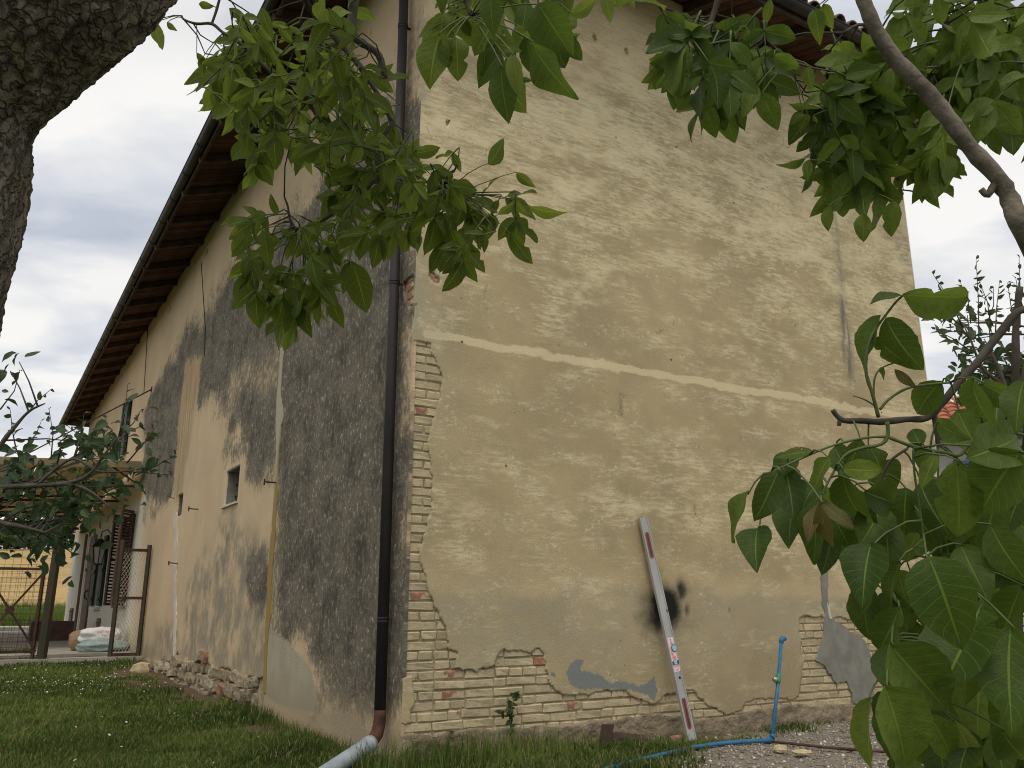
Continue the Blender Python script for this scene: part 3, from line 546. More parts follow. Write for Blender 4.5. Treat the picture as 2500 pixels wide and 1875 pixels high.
def sdfL(s, z):
    P = np.stack([s, z], 1); n = (fbm(s * 6, z * 8, 4, 12) - 0.5) * 0.06
    r = psdf(P, expL) + n; r = np.minimum(r, psdf(P, expC) + n * 0.2); r = np.minimum(r, rect_sdf(s, z, win)); r = np.minimum(r, rect_sdf(s, z, niche))
    for h in holesL: r = np.minimum(r, np.hypot((s - h[0]), z - h[1]) - (0.035 if h[0] < 4 else 0.09) + n * 0.1)
    return r
darkP = [PX([(1020, 60), (960, 250), (860, 330), (760, 430), (700, 520), (640, 560), (560, 640), (500, 740), (427, 850), (396, 897), (364, 954), (351, 1002), (348, 1071), (349, 1166), (352, 1245), (380, 1242), (412, 1226), (440, 1150), (446, 1080), (460, 1030), (475, 1015), (503, 1000), (522, 985), (563, 973), (572, 1002), (563, 1040), (580, 1052), (562, 1087), (552, 1140), (600, 1130), (600, 1200), (618, 1205), (668, 1185), (672, 1200), (663, 1400), (668, 1540), (705, 1570), (735, 1600), (760, 1640), (772, 1690), (775, 1745), (830, 1740), (880, 1770), (905, 1800), (1020, 1800)], onL),
         PX([(600, 1340), (662, 1330), (655, 1450), (640, 1500), (610, 1480), (600, 1420)], onL)]
lessP = PX([(560, 900), (640, 860), (690, 820), (690, 960), (640, 1000), (600, 960), (565, 975)], onL)
greyP = PX([(540, 1280), (660, 1290), (650, 1640), (345, 1640), (345, 1560), (440, 1560), (470, 1400), (520, 1380)], onL)
patchP = PX([(648, 1540), (672, 1545), (705, 1570), (735, 1600), (760, 1640), (770, 1680), (765, 1742), (720, 1732), (680, 1722), (640, 1690)], onL)
patchQ = PX([(772, 1742), (800, 1736), (860, 1748), (895, 1790), (900, 1830), (860, 1812), (800, 1776)], onL)
ochP = PX([(455, 890), (490, 880), (478, 1000), (462, 1100), (446, 1180), (425, 1215), (432, 1100), (440, 1000)], onL)
def attrsL(s, z):
    P = np.stack([s, z], 1); w = fbm(s * 1.3, z * 2, 4, 51) - 0.5
    dk = np.maximum(sstep(0.55, -0.6, psdf(P, darkP[0]) + w * 0.9), 0.75 * sstep(0.2, -0.2, psdf(P, darkP[1]) + w * 0.6))
    dk = dk * (1 - 0.45 * sstep(0.2, -0.2, psdf(P, lessP) + w * 0.4)); dk = dk * (1 - 0.55 * sstep(4.6, 6.4, z + w))
    wh = sstep(11.6, 13.2, s) * sstep(3.1, 2.9, z) * 0.95 + sstep(0.10, 0.0, np.abs(rect_sdf(s, z, win))) * 0.35
    och = sstep(0.22, -0.12, psdf(P, ochP) + w * 0.5) * 0.9
    pt = np.maximum(sstep(0.02, -0.02, psdf(P, patchP) + w * 0.05), 0.8 * sstep(0.05, -0.05, psdf(P, patchQ) + w * 0.1))
    gr = sstep(0.4, -0.2, psdf(P, greyP) + w) * 0.9 + 0.9 * sstep(0.16, 0.02, np.abs(s - 5.45 + w * 0.5)) * sstep(2.2, 2.1, z) * sstep(1.1, 1.6, z + w) + 0.5 * sstep(12.5, 13.5, s) * sstep(0.9, 0.7, z)
    md = sstep(0.35, 0.0, z + w * 0.5) * 0.8
    dk = dk * (1 - pt) * (1 - och * 0.9)
    return {'mA': np.stack([np.clip(dk, 0, 1), np.clip(wh, 0, 1), och], 1), 'mB': np.stack([pt, np.clip(gr, 0, 1), np.clip(md, 0, 1)], 1)}
sL_arr = np.concatenate([np.arange(0, 1.0, 0.015), np.arange(1.0, 5.0, 0.024), np.arange(5.0, 12.5, 0.036), np.arange(12.5, LL - 0.05, 0.2), [LL]])
zL_arr = np.concatenate([np.arange(-0.45, 0.6, 0.018), np.arange(0.6, 3.6, 0.028), np.arange(3.6, ZT, 0.06), [ZT]])
pl_long = wall_sheet('long_wall_plaster', (DL, NL), sL_arr, zL_arr, sdfL, attrsL, M['longwall'], house, BACK)
tag(pl_long, 'beige roughcast with a broad dark mould stain next to the downpipe')

# -- the masonry behind the plaster
core = MB()
def quad_with_hole(fr, s0, s1, z0, z1, holes, d):
    ss = sorted({s0, s1, *[h[0] for h in holes], *[h[1] for h in holes]}); zz = sorted({z0, z1, *[h[2] for h in holes], *[h[3] for h in holes]})
    for i in range(len(ss) - 1):
        for j in range(len(zz) - 1):
            c = ((ss[i] + ss[i + 1]) / 2, (zz[j] + zz[j + 1]) / 2)
            if any(h[0] < c[0] < h[1] and h[2] < c[1] < h[3] for h in holes): continue
            core.add([fr(ss[i], d, zz[j]), fr(ss[i + 1], d, zz[j]), fr(ss[i + 1], d, zz[j + 1]), fr(ss[i], d, zz[j + 1])], [(0, 1, 2, 3)])
hw, hn = (5.15, 5.84, 2.175, 2.64), (8.70, 9.12, 2.30, 2.66)
quad_with_hole(FR, 0.022, LR, -0.6, ZT, [], -0.0195); quad_with_hole(FL, 0.022, LL, -0.6, ZT, [hw, hn], BACK + 0.001)
pA, pB, pC = FR(LR, 0, 0), FL(LL, 0, 0), FR(LR, 0, 0) + (FL(LL, 0, 0) - C0)
for a, b in ((pA, pC), (pC, pB)):
    core.add([a + Z * -0.6, b + Z * -0.6, b + Z * ZT, a + Z * ZT], [(0, 1, 2, 3)])
wall = core.build('masonry_wall', M['mortar'], house)
end_cap = MB(); end_cap.prism([(LR, -0.6), (LR + 0.02, -0.6), (LR + 0.02, ZT), (LR, ZT)], FR, -0.4, -0.002)
end_cap.build('wall_edge_plaster', M['housewhite'], house)

# -- bricks, one object each
def brick_mesh(l, h, seed, mat):
    rr = random.Random(seed); bm = bmesh.new(); bmesh.ops.create_cube(bm, size=1.0)
    bmesh.ops.scale(bm, vec=(l, 0.05, h), verts=bm.verts); bmesh.ops.bevel(bm, geom=bm.edges[:], offset=0.0075, segments=1, affect='EDGES', profile=0.6)
    for v in bm.verts: v.co += Vector((rr.uniform(-1, 1) * 0.006, rr.uniform(-1, 1) * 0.0035, rr.uniform(-1, 1) * 0.0038))
    me = bpy.data.meshes.new('brick'); bm.to_mesh(me); bm.free(); me.materials.append(mat); return me
BL = {'s': [brick_mesh(0.245, 0.0625, i, M['brick']) for i in range(7)], 'h': [brick_mesh(0.118, 0.0625, 20 + i, M['brick']) for i in range(6)], 'r': [brick_mesh(0.125, 0.0625, 40 + i, M['redbrick']) for i in range(2)]}
def frame_m(ax, nn, p):
    m = Matrix.Identity(4); x = Vector(ax); 
    if x.cross(Vector(nn)).z < 0: x = -x
    for i in range(3): m[i][0] = x[i]; m[i][1] = nn[i]; m[i][2] = Z[i]; m[i][3] = p[i]
    return m
foot_px = PX([(977, 1790), (1100, 1783), (1300, 1774), (1400, 1768), (1600, 1750), (1772, 1756), (1950, 1724), (2090, 1718), (2300, 1712)], onR)
def foot_top(s): return np.interp(s, [p[0] for p in foot_px], [p[1] for p in foot_px])
brr = random.Random(5); nb = 0; PITCHB = 0.0705
for k in range(-3, 46):
    z = -0.02 + k * PITCHB; s = 0.004 + (0.0 if k % 2 else 0.0); first = True; j = 0
    while s < 6.8:
        kind = ('h' if (k % 2 == 0) else 's') if first else brr.choice(['s', 's', 'h'] if (k % 3) else ['h', 's', 'h'])
        first = False; l = 0.245 if kind == 's' else 0.118; sc = brr.uniform(0.92, 1.06); l *= sc; c = s + l / 2
        pts = np.array([[c, z], [c - l * 0.45, z], [c + l * 0.45, z]]); vis = (psdf(pts, exp1) < 0.012).any() or (psdf(pts, exp2) < 0.02).any()
        if vis and z + 0.03 > foot_top(c) - 0.05 and nb < 330 and c < 5.75:
            m = frame_m(DR, NR, FR(c, -0.0335 + brr.uniform(-0.005, 0.004), z + brr.uniform(-0.003, 0.003))) @ Matrix.Rotation(brr.uniform(-0.014, 0.014), 4, 'Y') @ Matrix.Diagonal((sc, 1, brr.uniform(0.93, 1.04), 1))
            link('brick', brr.choice(BL[kind]), wall, m); nb += 1
        s += l + brr.uniform(0.004, 0.012)
for k, (s, z) in enumerate([(0.10, 3.30), (0.085, 3.375), (0.10, 3.45), (0.09, 3.52)]):
    link('brick', BL['r'][k % 2], wall, frame_m(DL, NL, FL(s + 0.03, -0.036, z)) @ Matrix.Rotation(0.12, 4, 'Y'))
for (s, z) in [onR(1062, 676), onR(1068, 688)]: link('brick', BL['r'][0], wall, frame_m(DR, NR, FR(s, -0.036, z)) @ Matrix.Rotation(0.1, 4, 'Y'))
for (px, py) in [(1102, 1656), (1098, 1700), (1398, 1725), (1010, 1445), (1000, 997)]:       # bricks that lost their wash
    s, z = onR(px, py); s = max(s, 0.105); k = round((z + 0.02) / PITCHB); link('brick', BL['r'][0], wall, frame_m(DR, NR, FR(s, -0.0325, -0.02 + k * PITCHB)))

# -- rough footing along the end wall
def sdfF(s, z): return foot_top(s) + 0.012 - z + (fbm(s * 4, z * 4, 4, 71) - 0.5) * 0.10
fs = wall_sheet('footing', (DR, NR), np.arange(0.0, LR, 0.03), np.arange(-0.7, 0.25, 0.018), sdfF, lambda s, z: {}, M['footing'], house, BACK, 0.0)
fme = fs.data; fn = len(fme.vertices); co = np.empty(fn * 3, np.float32); fme.vertices.foreach_get('co', co); co = co.reshape(-1, 3)
ss_ = (co[:, 0] - C0.x) * DR.x + (co[:, 1] - C0.y) * DR.y; add = (fbm(ss_ * 5, co[:, 2] * 7, 5, 81) - 0.3) * 0.06; dd_ = (co[:, 0] - C0.x) * NR.x + (co[:, 1] - C0.y) * NR.y
add = np.where(dd_ > BACK + 0.01, add, 0); co[:, 0] += NR.x * add; co[:, 1] += NR.y * add; fme.vertices.foreach_set('co', co.ravel()); fme.update()

# -- rubble stones at the foot of the long side
def stone_mesh(seed):
    rr = random.Random(seed); bm = bmesh.new(); bmesh.ops.create_cube(bm, size=2.0); bmesh.ops.subdivide_edges(bm, edges=bm.edges[:], cuts=1, use_grid_fill=True)
    off = Vector((rr.uniform(0, 50),) * 3)
    for v in bm.verts:
        p = v.co.copy(); r = p.normalized() * 1.15; q = p.lerp(r, 0.62); nz = mnoise.noise_vector(q * 0.9 + off); v.co = q + nz * 0.34
    me = bpy.data.meshes.new('stone'); bm.to_mesh(me); bm.free(); me.materials.append(M['stone']); return me
SM = [stone_mesh(i) for i in range(8)]; srr = random.Random(3); ns = 0
z = -0.40
while z < 0.42:
    h = srr.uniform(0.10, 0.17); s = 3.66
    while s < 10.9:
        w_ = srr.choice([0.12, 0.16, 0.2, 0.26, 0.34]) * (1 + 0.04 * (s - 3.6)); c = s + w_ / 2; zc = z + h / 2 + srr.uniform(-0.02, 0.02)
        if psdf(np.array([[c, zc]]), expL)[0] < 0.03 and zc > -0.36 + (s - 3.6) * 0.018 and ns < 170:
            m = frame_m(DL, NL, FL(c, -0.03 + srr.uniform(-0.02, 0.03), zc)) @ Matrix.Rotation(srr.uniform(-0.25, 0.25), 4, 'Y') @ Matrix.Rotation(srr.uniform(-0.2, 0.2), 4, 'Z') @ Matrix.Diagonal((w_ * 0.47, srr.uniform(0.06, 0.10), h * 0.47, 1))
            link('stone', srr.choice(SM), wall, m); ns += 1
        s += w_ + srr.uniform(0.0, 0.03)
    z += h + 0.005

# -- patches and fillers lying proud of the plaster
def ragged(poly, amp=0.02, step=0.05, seed=0):
    out = []; rr = random.Random(seed)
    for i in range(len(poly)):
        a = poly[i]; b = poly[(i + 1) % len(poly)]; L_ = math.hypot(b[0] - a[0], b[1] - a[1]); n = max(1, int(L_ / step))
        for k in range(n):
            t = k / n; out.append((a[0] + (b[0] - a[0]) * t + rr.uniform(-amp, amp), a[1] + (b[1] - a[1]) * t + rr.uniform(-amp, amp)))
    return out
cem = PX([(2012, 1524), (2011, 1513), (2014, 1498), (2006, 1475), (2005, 1450), (2003, 1393), (1999, 1345), (2012, 1335), (2018, 1389), (2022, 1420), (2019, 1450), (2024, 1490), (2032, 1513), (2060, 1528), (2073, 1543), (2094, 1549), (2111, 1566), (2126, 1602), (2135, 1629), (2134, 1682), (2128, 1714), (2111, 1722), (2083, 1716), (2080, 1693), (2067, 1663), (2056, 1665), (2043, 1669), (2033, 1659), (2030, 1647), (2022, 1644), (2018, 1631), (2005, 1621), (1993, 1614), (1997, 1593), (2003, 1576), (2011, 1545)], onR)
mb = MB(); mb.prism(ragged(cem, 0.008, 0.035, 1), FR, -0.03, 0.007); tag(mb.build('cement_patch', M['cement'], house), 'smooth grey cement patch with a filled crack above it')
gyp = PX([(2017, 1470), (2024, 1480), (2026, 1500), (2031, 1512), (2024, 1510), (2019, 1490)], onR)
mb = MB(); mb.prism(ragged(gyp, 0.004, 0.03, 2), FR, -0.02, 0.010); mb.build('gypsum_patch', M['whitefill'], house)
fl = PX([(686, 850), (695, 850), (690, 900), (686, 960), (693, 1015), (688, 1040), (682, 1100), (679, 1200), (673, 1300), (667, 1380), (664, 1430), (663, 1500), (655, 1560), (652, 1620), (650, 1690), (643, 1690), (646, 1600), (651, 1500), (655, 1400), (664, 1300), (670, 1200), (675, 1100), (674, 1030), (678, 960), (683, 900)], onL)
mb = MB(); mb.prism(ragged(fl, 0.012, 0.05, 3), FL, -0.015, 0.008); tag(mb.build('crack_filler', M['filler'], house), 'ochre filler strip over a long vertical crack')
fl = PX([(424, 1250), (432, 1250), (434, 1330), (430, 1430), (432, 1500), (428, 1600), (423, 1600), (425, 1500), (424, 1430), (426, 1340)], onL)
mb = MB(); mb.prism(ragged(fl, 0.02, 0.06, 4), FL, -0.015, 0.006); tag(mb.build('crack_filler', M['whitefill'], house), 'whitish filler strip over the far vertical crack')
for pts, wd in (([(492, 640), (502, 800), (500, 870)], 0.012), ([(362, 790), (352, 960)], 0.014)):
    mb = MB(); pp = [onL(*p) for p in pts]
    for a, b in zip(pp, pp[1:]): mb.bar(FL(a[0], 0.006, a[1]), FL(b[0], 0.006, b[1]), wd, 0.01)
    mb.build('cable', M['iron'], house)

# -- the small barred window and the niche
def reveal(fr, r, depth, name, mat, mat_back, parent):
    s0, s1, z0, z1 = r; t = 0.03; b = BACK - 0.001; mb = MB()
    for poly in ([(s0 - t, z0 - t), (s0, z0 - t), (s0, z1 + t), (s0 - t, z1 + t)], [(s1, z0 - t), (s1 + t, z0 - t), (s1 + t, z1 + t), (s1, z1 + t)], [(s0, z0 - t), (s1, z0 - t), (s1, z0), (s0, z0)], [(s0, z1), (s1, z1), (s1, z1 + t), (s0, z1 + t)]): mb.prism(poly, fr, b - depth, b)
    o = mb.build(name, mat, parent); mb = MB(); mb.prism([(s0, z0), (s1, z0), (s1, z1), (s0, z1)], fr, b - depth + 0.002, b - depth + 0.02); mb.build('pane', mat_back, o); return o
M['reveal'] = simple('grey_reveal_plaster', (0.25, 0.235, 0.195), (0.17, 0.16, 0.135), 5, 0.95, bump=0.3)
w1 = reveal(FL, hw, 0.34, 'window', M['reveal'], M['darkglass'], house); tag(w1, 'small deep barred window above the beige plaster')
for zz in (2.31, 2.47):
    mb = MB(); mb.tube([FL(5.13, -0.14, zz), FL(5.5, -0.12, zz + 0.01), FL(5.85, -0.14, zz)], 0.011, 6); mb.build('bar', M['iron'], w1)
mb = MB(); mb.tube([FL(5.36, -0.15, 2.18), FL(5.36, -0.15, 2.64)], 0.012, 6); mb.build('bar', M['iron'], w1)
mb = MB(); mb.prism([(5.10, 2.145), (5.89, 2.145), (5.89, 2.172), (5.10, 2.172)], FL, -0.2, 0.035); mb.build('sill', M['whitefill'], w1)
n1 = reveal(FL, hn, 0.16, 'niche', M['reveal'], M['reveal'], house)
for i, h in enumerate(holesR): 
    mb = MB(); mb.tube([FR(h[0], BACK + 0.004, h[1]), FR(h[0], BACK + 0.006, h[1])], 0.045, 10); mb.build('putlog_hole', M['darkglass'], house)
for i, h in enumerate(holesL): 
    mb = MB(); mb.tube([FL(h[0], BACK + 0.004, h[1]), FL(h[0], BACK + 0.006, h[1])], 0.10 if h[0] > 4 else 0.045, 10); mb.build('putlog_hole', M['darkglass'], house)
for (a, b) in (((470, 1240), (484, 1243)), ((426, 1371), (434, 1375)), ((664, 1183), (676, 1178))):      # iron spikes in the wall
    p, q = onL(*b), onL(*a); mb = MB(); mb.tube([FL(p[0], -0.01, p[1]), FL(p[0] + 0.02, 0.05, p[1]), FL(p[0] + 0.03, 0.13, p[1] + 0.005)], 0.010, 6); mb.tube([FL(p[0] + 0.03, 0.13, p[1] - 0.035), FL(p[0] + 0.03, 0.13, p[1] + 0.035)], 0.010, 6); mb.build('iron_spike', M['rustdark'], house)

# -- roof: eaves, rafters, soffit tiles, gutters, covering tiles
OV, ZE, TP = 0.80, 7.06, math.tan(R2(19.5))
def soff(d): return ZE + (OV - d) * TP
roof = None
e00 = C0 + (NR + NL * 1.0) * OV; dz = ZE
eL1 = FL(LL + 0.9, OV, 0); eR1 = FR(LR + 0.9, OV, 0); e11 = eR1 + (eL1 - e00)
def cor(p, z): return Vector((p.x, p.y, z))
half = (LR + 0.9 + OV) / 2; hr = half * TP
rdgA = e00 + (eR1 - e00) * 0.5 + (eL1 - e00).normalized() * half; rdgB = e00 + (eR1 - e00) * 0.5 + (eL1 - e00).normalized() * ((eL1 - e00).length - half)
mb = MB()
for t0 in (0.075, 0.11):
    P = [cor(e00, dz + t0), cor(eR1, dz + t0), cor(e11, dz + t0), cor(eL1, dz + t0), cor(rdgA, dz + t0 + hr), cor(rdgB, dz + t0 + hr)]
    mb.add(P, [(0, 1, 4), (1, 2, 5, 4), (2, 3, 5), (3, 0, 4, 5)])
mb.f += [(i, (i + 1) % 4, (i + 1) % 4 + 6, i + 6) for i in range(4)]
roof = mb.build('roof', M['wood'], house)
def soffit_run(fr, s0, s1, ax, nn, lo, hi, raft_sp):
    L_ = math.hypot(OV + 0.02, (OV + 0.02) * TP); sl = math.atan(TP); i = 0
    tm = MB(); tm.box((0, 0, 0), (Vector((1, 0, 0)), Vector((0, 1, 0)), Z), (0.066, L_ / 2, 0.014)); tme = tm.mesh('soffit_tile', M['terracotta'])
    s = s0
    while s < s1:
        m = frame_m(ax, nn, fr(s, OV / 2, soff(OV / 2) + 0.045)) @ Matrix.Rotation(-sl, 4, 'X'); link('soffit_tile', tme, roof, m); s += 0.145
    rm = MB(); rm.box((0, 0, 0), (Vector((1, 0, 0)), Vector((0, 1, 0)), Z), (0.045, (L_ + 0.04) / 2, 0.055)); rme = rm.mesh('rafter', M['wood']); s = lo
    while s < hi:
        m = frame_m(ax, nn, fr(s, OV / 2 - 0.02, soff(OV / 2) - 0.035)) @ Matrix.Rotation(-sl, 4, 'X'); link('rafter', rme, roof, m); s += raft_sp
soffit_run(FL, -0.6, LL + 0.85, DL, NL, 0.9, LL + 0.9, 1.18); soffit_run(FR, -0.6, LR + 0.85, DR, NR, 0.8, LR + 0.9, 1.18)
for fr, s0, s1 in ((FL, -OV, LL + 0.9), (FR, -OV, LR + 0.9)):
    mb = MB(); mb.prism([(s0, ZE - 0.07), (s1, ZE - 0.07), (s1, ZE + 0.02), (s0, ZE + 0.02)], fr, OV - 0.05, OV - 0.012); mb.build('fascia_board', M['wood'], roof)
    mb = MB(); n = 9; rr_ = 0.072
    for sgn, r_ in ((1, rr_), (-1, rr_ - 0.006)):
        v = []; 
        for s_ in (s0 - 0.02, s1 + 0.02):
            for k in range(n): 
                a = math.pi + math.pi * k / (n - 1); v.append(fr(s_, OV + 0.045 + math.cos(a) * r_, ZE + 0.045 + math.sin(a) * r_))
        mb.add(v, [(k, k + 1, k + 1 + n, k + n) for k in range(n - 1)])
    mb.tube([fr(s0 - 0.02, OV + 0.045 + rr_, ZE + 0.047), fr(s1 + 0.02, OV + 0.045 + rr_, ZE + 0.047)], 0.011, 6)
    g = mb.build('gutter', M['gutter'], roof)
    s_ = s0 + 0.4; cm = MB()
    for k in range(7): 
        a0 = math.pi + math.pi * k / 7; a1 = math.pi + math.pi * (k + 1) / 7
        cm.bar(fr(0, 0.045 + math.cos(a0) * 0.078, 0.045 + math.sin(a0) * 0.078) - C0, fr(0, 0.045 + math.cos(a1) * 0.078, 0.045 + math.sin(a1) * 0.078) - C0, 0.03, 0.006)
    cme = cm.mesh('gutter_clip', M['gutter'])
    while s_ < s1:
        link('gutter_clip', cme, roof, Matrix.Translation(fr(s_, OV, ZE))); s_ += 0.95
def half_tile(seed):
    v = []; n = 7; rr = random.Random(seed)
    for i, (y, r) in enumerate(((-0.03, 0.092), (0.42, 0.075))):
        for k in range(n):
            a = math.pi * k / (n - 1); v.append((math.cos(a) * r, -y, math.sin(a) * r + i * 0.004))
        for k in range(n):
            a = math.pi * k / (n - 1); v.append((math.cos(a) * (r - 0.014), -y, math.sin(a) * (r - 0.014)))
    f = [(k, k + 1, k + 15, k + 14) for k in range(n - 1)] + [(k + 8, k + 7, k + 21, k + 22) for k in range(n - 1)] + [(k + 1, k, k + 7, k + 8) for k in range(n - 1)]
    m_ = MB(); m_.add(v, f); return m_.mesh('roof_tile', M['rooftile'])
RT = [half_tile(i) for i in range(3)]; sl = math.atan(TP); trr = random.Random(9)
for fr, ax, nn, s0, s1, rows in ((FR, DR, NR, -OV + 0.1, LR + 0.9, 2), (FL, DL, NL, -OV + 0.1, LL + 0.85, 1)):
    for row in range(rows):
        s_ = s0 + row * 0.36
        while s_ < s1 - row * 0.36:
            d_ = (OV + 0.05 if rows == 2 else OV - 0.12) - row * 0.36; m = frame_m(ax, nn, fr(s_, d_, soff(d_) + (0.115 if rows == 2 else 0.03) + 0.02 * row)) @ Matrix.Rotation(-sl, 4, 'X') @ Matrix.Rotation(trr.uniform(-0.05, 0.05), 4, 'Z'); link('roof_tile', trr.choice(RT), roof, m); s_ += 0.205 + trr.uniform(-0.006, 0.006)

# -- the downpipe at the corner, its rusty shoe and the loose grey drain pipe
dp = MB(); ptop = FL(0.28, 0.075, 6.72); dp.tube([FL(0.214, 0.075, 0.15), FL(0.25, 0.075, 3.4), ptop], 0.043, 16)
pipe = dp.build('downpipe', M['pipe'], house, True); tag(pipe, 'dark brown round downpipe beside the corner')
mb = MB(); mb.tube([ptop, FL(0.29, 0.10, 6.85), FL(0.30, OV * 0.6, 6.93), FL(0.30, OV + 0.045, 7.0), FL(0.30, OV + 0.045, 7.05)], 0.043, 12); mb.build('swan_neck', M['pipe'], pipe, True)
for zz in (0.80, 3.50, 6.0):
    s_ = 0.215 + (zz - 0.26) / 6.4 * 0.065
    for q in (-0.012, 0.012):
        mb = MB(); mb.tube([FL(s_, 0.075, zz + q - 0.005), FL(s_, 0.075, zz + q + 0.005)], 0.0475, 16); mb.build('pipe_ring', M['pipe'], pipe)
    mb = MB(); mb.bar(FL(s_, 0.0, zz), FL(s_, 0.05, zz), 0.02, 0.012); mb.build('pipe_bracket', M['rustdark'], pipe)
A_ = FL(0.21, 0.075, 0.0)
gp = onG(800, 1885, -0.14); gdir = (gp - FL(0.21, 0.10, -0.02)).normalized()
el = [FL(0.2135, 0.075, 0.165), FL(0.212, 0.075, 0.11), FL(0.21, 0.08, 0.06), A_ + gdir * 0.035 + Z * 0.015, A_ + gdir * 0.10 + Z * -0.01, A_ + gdir * 0.17 + Z * -0.03]
mb = MB(); mb.tube(el, [0.0445, 0.0445, 0.046, 0.047, 0.046, 0.0455], 16); tag(mb.build('pipe_shoe', M['rust'], pipe, True), 'rusty bent shoe of the downpipe')
gq = A_ + gdir * 0.13 + Z * -0.02
drain = thing('drain_pipe', Vector((gp.x, gp.y, -0.2)), 'short grey plastic drain pipe lying in the grass below the downpipe', 'pipe')
mb = MB(); end = gp + (gp - gq).normalized() * 0.5; mb.tube([gq, gq.lerp(end, 0.5), end], 0.055, 18, cap=False); mb.tube([end, gq], 0.050, 18, cap=False); mb.build('pipe', M['greyplastic'], drain, True)
mb = MB(); mb.tube([gq + (gp - gq).normalized() * -0.005, gq + (gp - gq).normalized() * 0.05], 0.059, 18); mb.build('collar', M['greyplastic'], drain, True)

# ================================================================== fittings on the far, whitened stretch of the long side
def panel(fr_pts, th, name, mat, parent):                 # quad given by 4 world points, thickened
    a, b, c, d = [Vector(p) for p in fr_pts]; n = (b - a).cross(d - a).normalized() * th
    mb = MB(); mb.add([a, b, c, d, a + n, b + n, c + n, d + n], [(3, 2, 1, 0), (4, 5, 6, 7), (0, 1, 5, 4), (1, 2, 6, 5), (2, 3, 7, 6), (3, 0, 4, 7)]); return mb.build(name, mat, parent)
def louvre_leaf(p0, p1, z0, z1, name, parent, mat, nslat, label=None, gap=True):
    p0, p1 = Vector(p0), Vector(p1); x = (p1 - p0).normalized(); y = x.cross(Z); W_ = (p1 - p0).length
    mb = MB(); t = 0.06
    for a, b in ((p0 + x * t / 2, 0), (p1 - x * t / 2, 0)): mb.bar(a + Z * z0, a + Z * z1, 0.04, t, up=x)
    for zz in (z0 + t / 2, (z0 + z1) / 2, z1 - t / 2): mb.bar(p0 + x * t + Z * zz, p1 - x * t + Z * zz, 0.036, t)
    o = mb.build(name, mat, parent); sm = MB(); sm.box((0, 0, 0), (x, y, Z), ((W_ - 2 * t) / 2 + 0.005, 0.022, 0.005)); rm = Matrix.Rotation(0.7, 4, x)
    sm.v = [tuple(rm @ Vector(v)) for v in sm.v]; sme = sm.mesh('slat', mat)
    for i in range(nslat):
        zz = z0 + t + (z1 - z0 - 2 * t) * (i + 0.5) / nslat
        if abs(zz - (z0 + z1) / 2) < 0.04: continue
        link('slat', sme, o, Matrix.Translation((p0 + p1) / 2 + Z * zz))
    if label: o['label'] = label
    return o
sh = link('window', None, house, Matrix.Translation(FL(14.2, 0, 1.0))); sh['label'] = 'window with half open brown louvred shutters behind the gate'
mb = MB(); mb.prism([(13.6, 0.95), (14.9, 0.95), (14.9, 2.75), (13.6, 2.75)], FL, 0.004, 0.03); mb.build('pane', M['darkglass'], sh)
louvre_leaf(FL(13.55, 0.05, 0), FL(13.15, 0.34, 0), 0.86, 2.80, 'shutter', house, M['shutbrown'], 26)
louvre_leaf(FL(14.95, 0.04, 0), FL(14.55, 0.30, 0), 0.86, 2.80, 'shutter', house, M['shutbrown'], 26)
mb = MB(); mb.prism([(13.5, 0.80), (15.0, 0.80), (15.0, 0.86), (13.5, 0.86)], FL, 0.0, 0.10); mb.build('sill', M['reveal'], sh)
sg = link('window', None, house, Matrix.Translation(FL(18.6, 0, 0.8))); sg['label'] = 'narrow window with dark green shutters folded back'
mb = MB(); mb.prism([(17.9, 0.86), (19.0, 0.86), (19.0, 2.5), (17.9, 2.5)], FL, 0.004, 0.02); mb.build('pane', M['reveal'], sg)
for a, b in ((17.45, 17.95), (19.0, 19.75)):
    mb = MB(); mb.prism([(a, 0.84), (b, 0.84), (b, 2.55), (a, 2.55)], FL, 0.03, 0.08); o = mb.build('shutter', M['shutgreen'], house)
    for zz in (1.0, 1.7, 2.4):
        mb = MB(); mb.prism([(a + 0.03, zz - 0.04), (b - 0.03, zz - 0.04), (b - 0.03, zz + 0.04), (a + 0.03, zz + 0.04)], FL, 0.081, 0.10); mb.build('rail', M['shutgreen'], o)
mb = MB(); mb.prism([(17.8, 0.74), (19.1, 0.74), (19.1, 0.81), (17.8, 0.81)], FL, 0.0, 0.12); mb.build('sill', M['housewhite'], sg)
dr = link('door', None, house, Matrix.Translation(FL(20.8, 0, 0))); dr['label'] = 'brown plank door in the white wall'
for i in range(5): 
    mb = MB(); mb.prism([(20.2 + i * 0.25, 0.02), (20.44 + i * 0.25, 0.02), (20.44 + i * 0.25, 2.15), (20.2 + i * 0.25, 2.15)], FL, 0.02, 0.06 + 0.004 * (i % 2)); mb.build('plank', M['doorbrown'], dr)
mb = MB(); mb.prism([(20.2, 2.16), (21.45, 2.16), (21.45, 2.75), (20.2, 2.75)], FL, 0.02, 0.05); mb.build('fanlight', M['shutbrown'], dr)
mb = MB(); mb.tube([FL(20.3, 0.06, 1.0), FL(20.28, 0.13, 1.05), FL(20.28, 0.13, 1.2), FL(20.3, 0.06, 1.25)], 0.02, 6); mb.build('handle', M['iron'], dr)
for (a, b, z0, z1, lab) in ((17.3, 17.75, 0.0, 0.55, 'small brown hatch door low in the white wall'), (24.2, 24.9, 0.0, 0.75, 'small wooden hatch near the far end of the white wall')):
    mb = MB(); mb.prism([(a, z0), (b, z0), (b, z1), (a, z1)], FL, 0.01, 0.05); o = mb.build('hatch', M['doorbrown'], house); o['label'] = lab
    mb = MB(); mb.bar(FL(a + 0.05, 0.06, z1 - 0.1), FL(b - 0.05, 0.06, z1 - 0.1), 0.03, 0.02); mb.build('hinge', M['iron'], o)
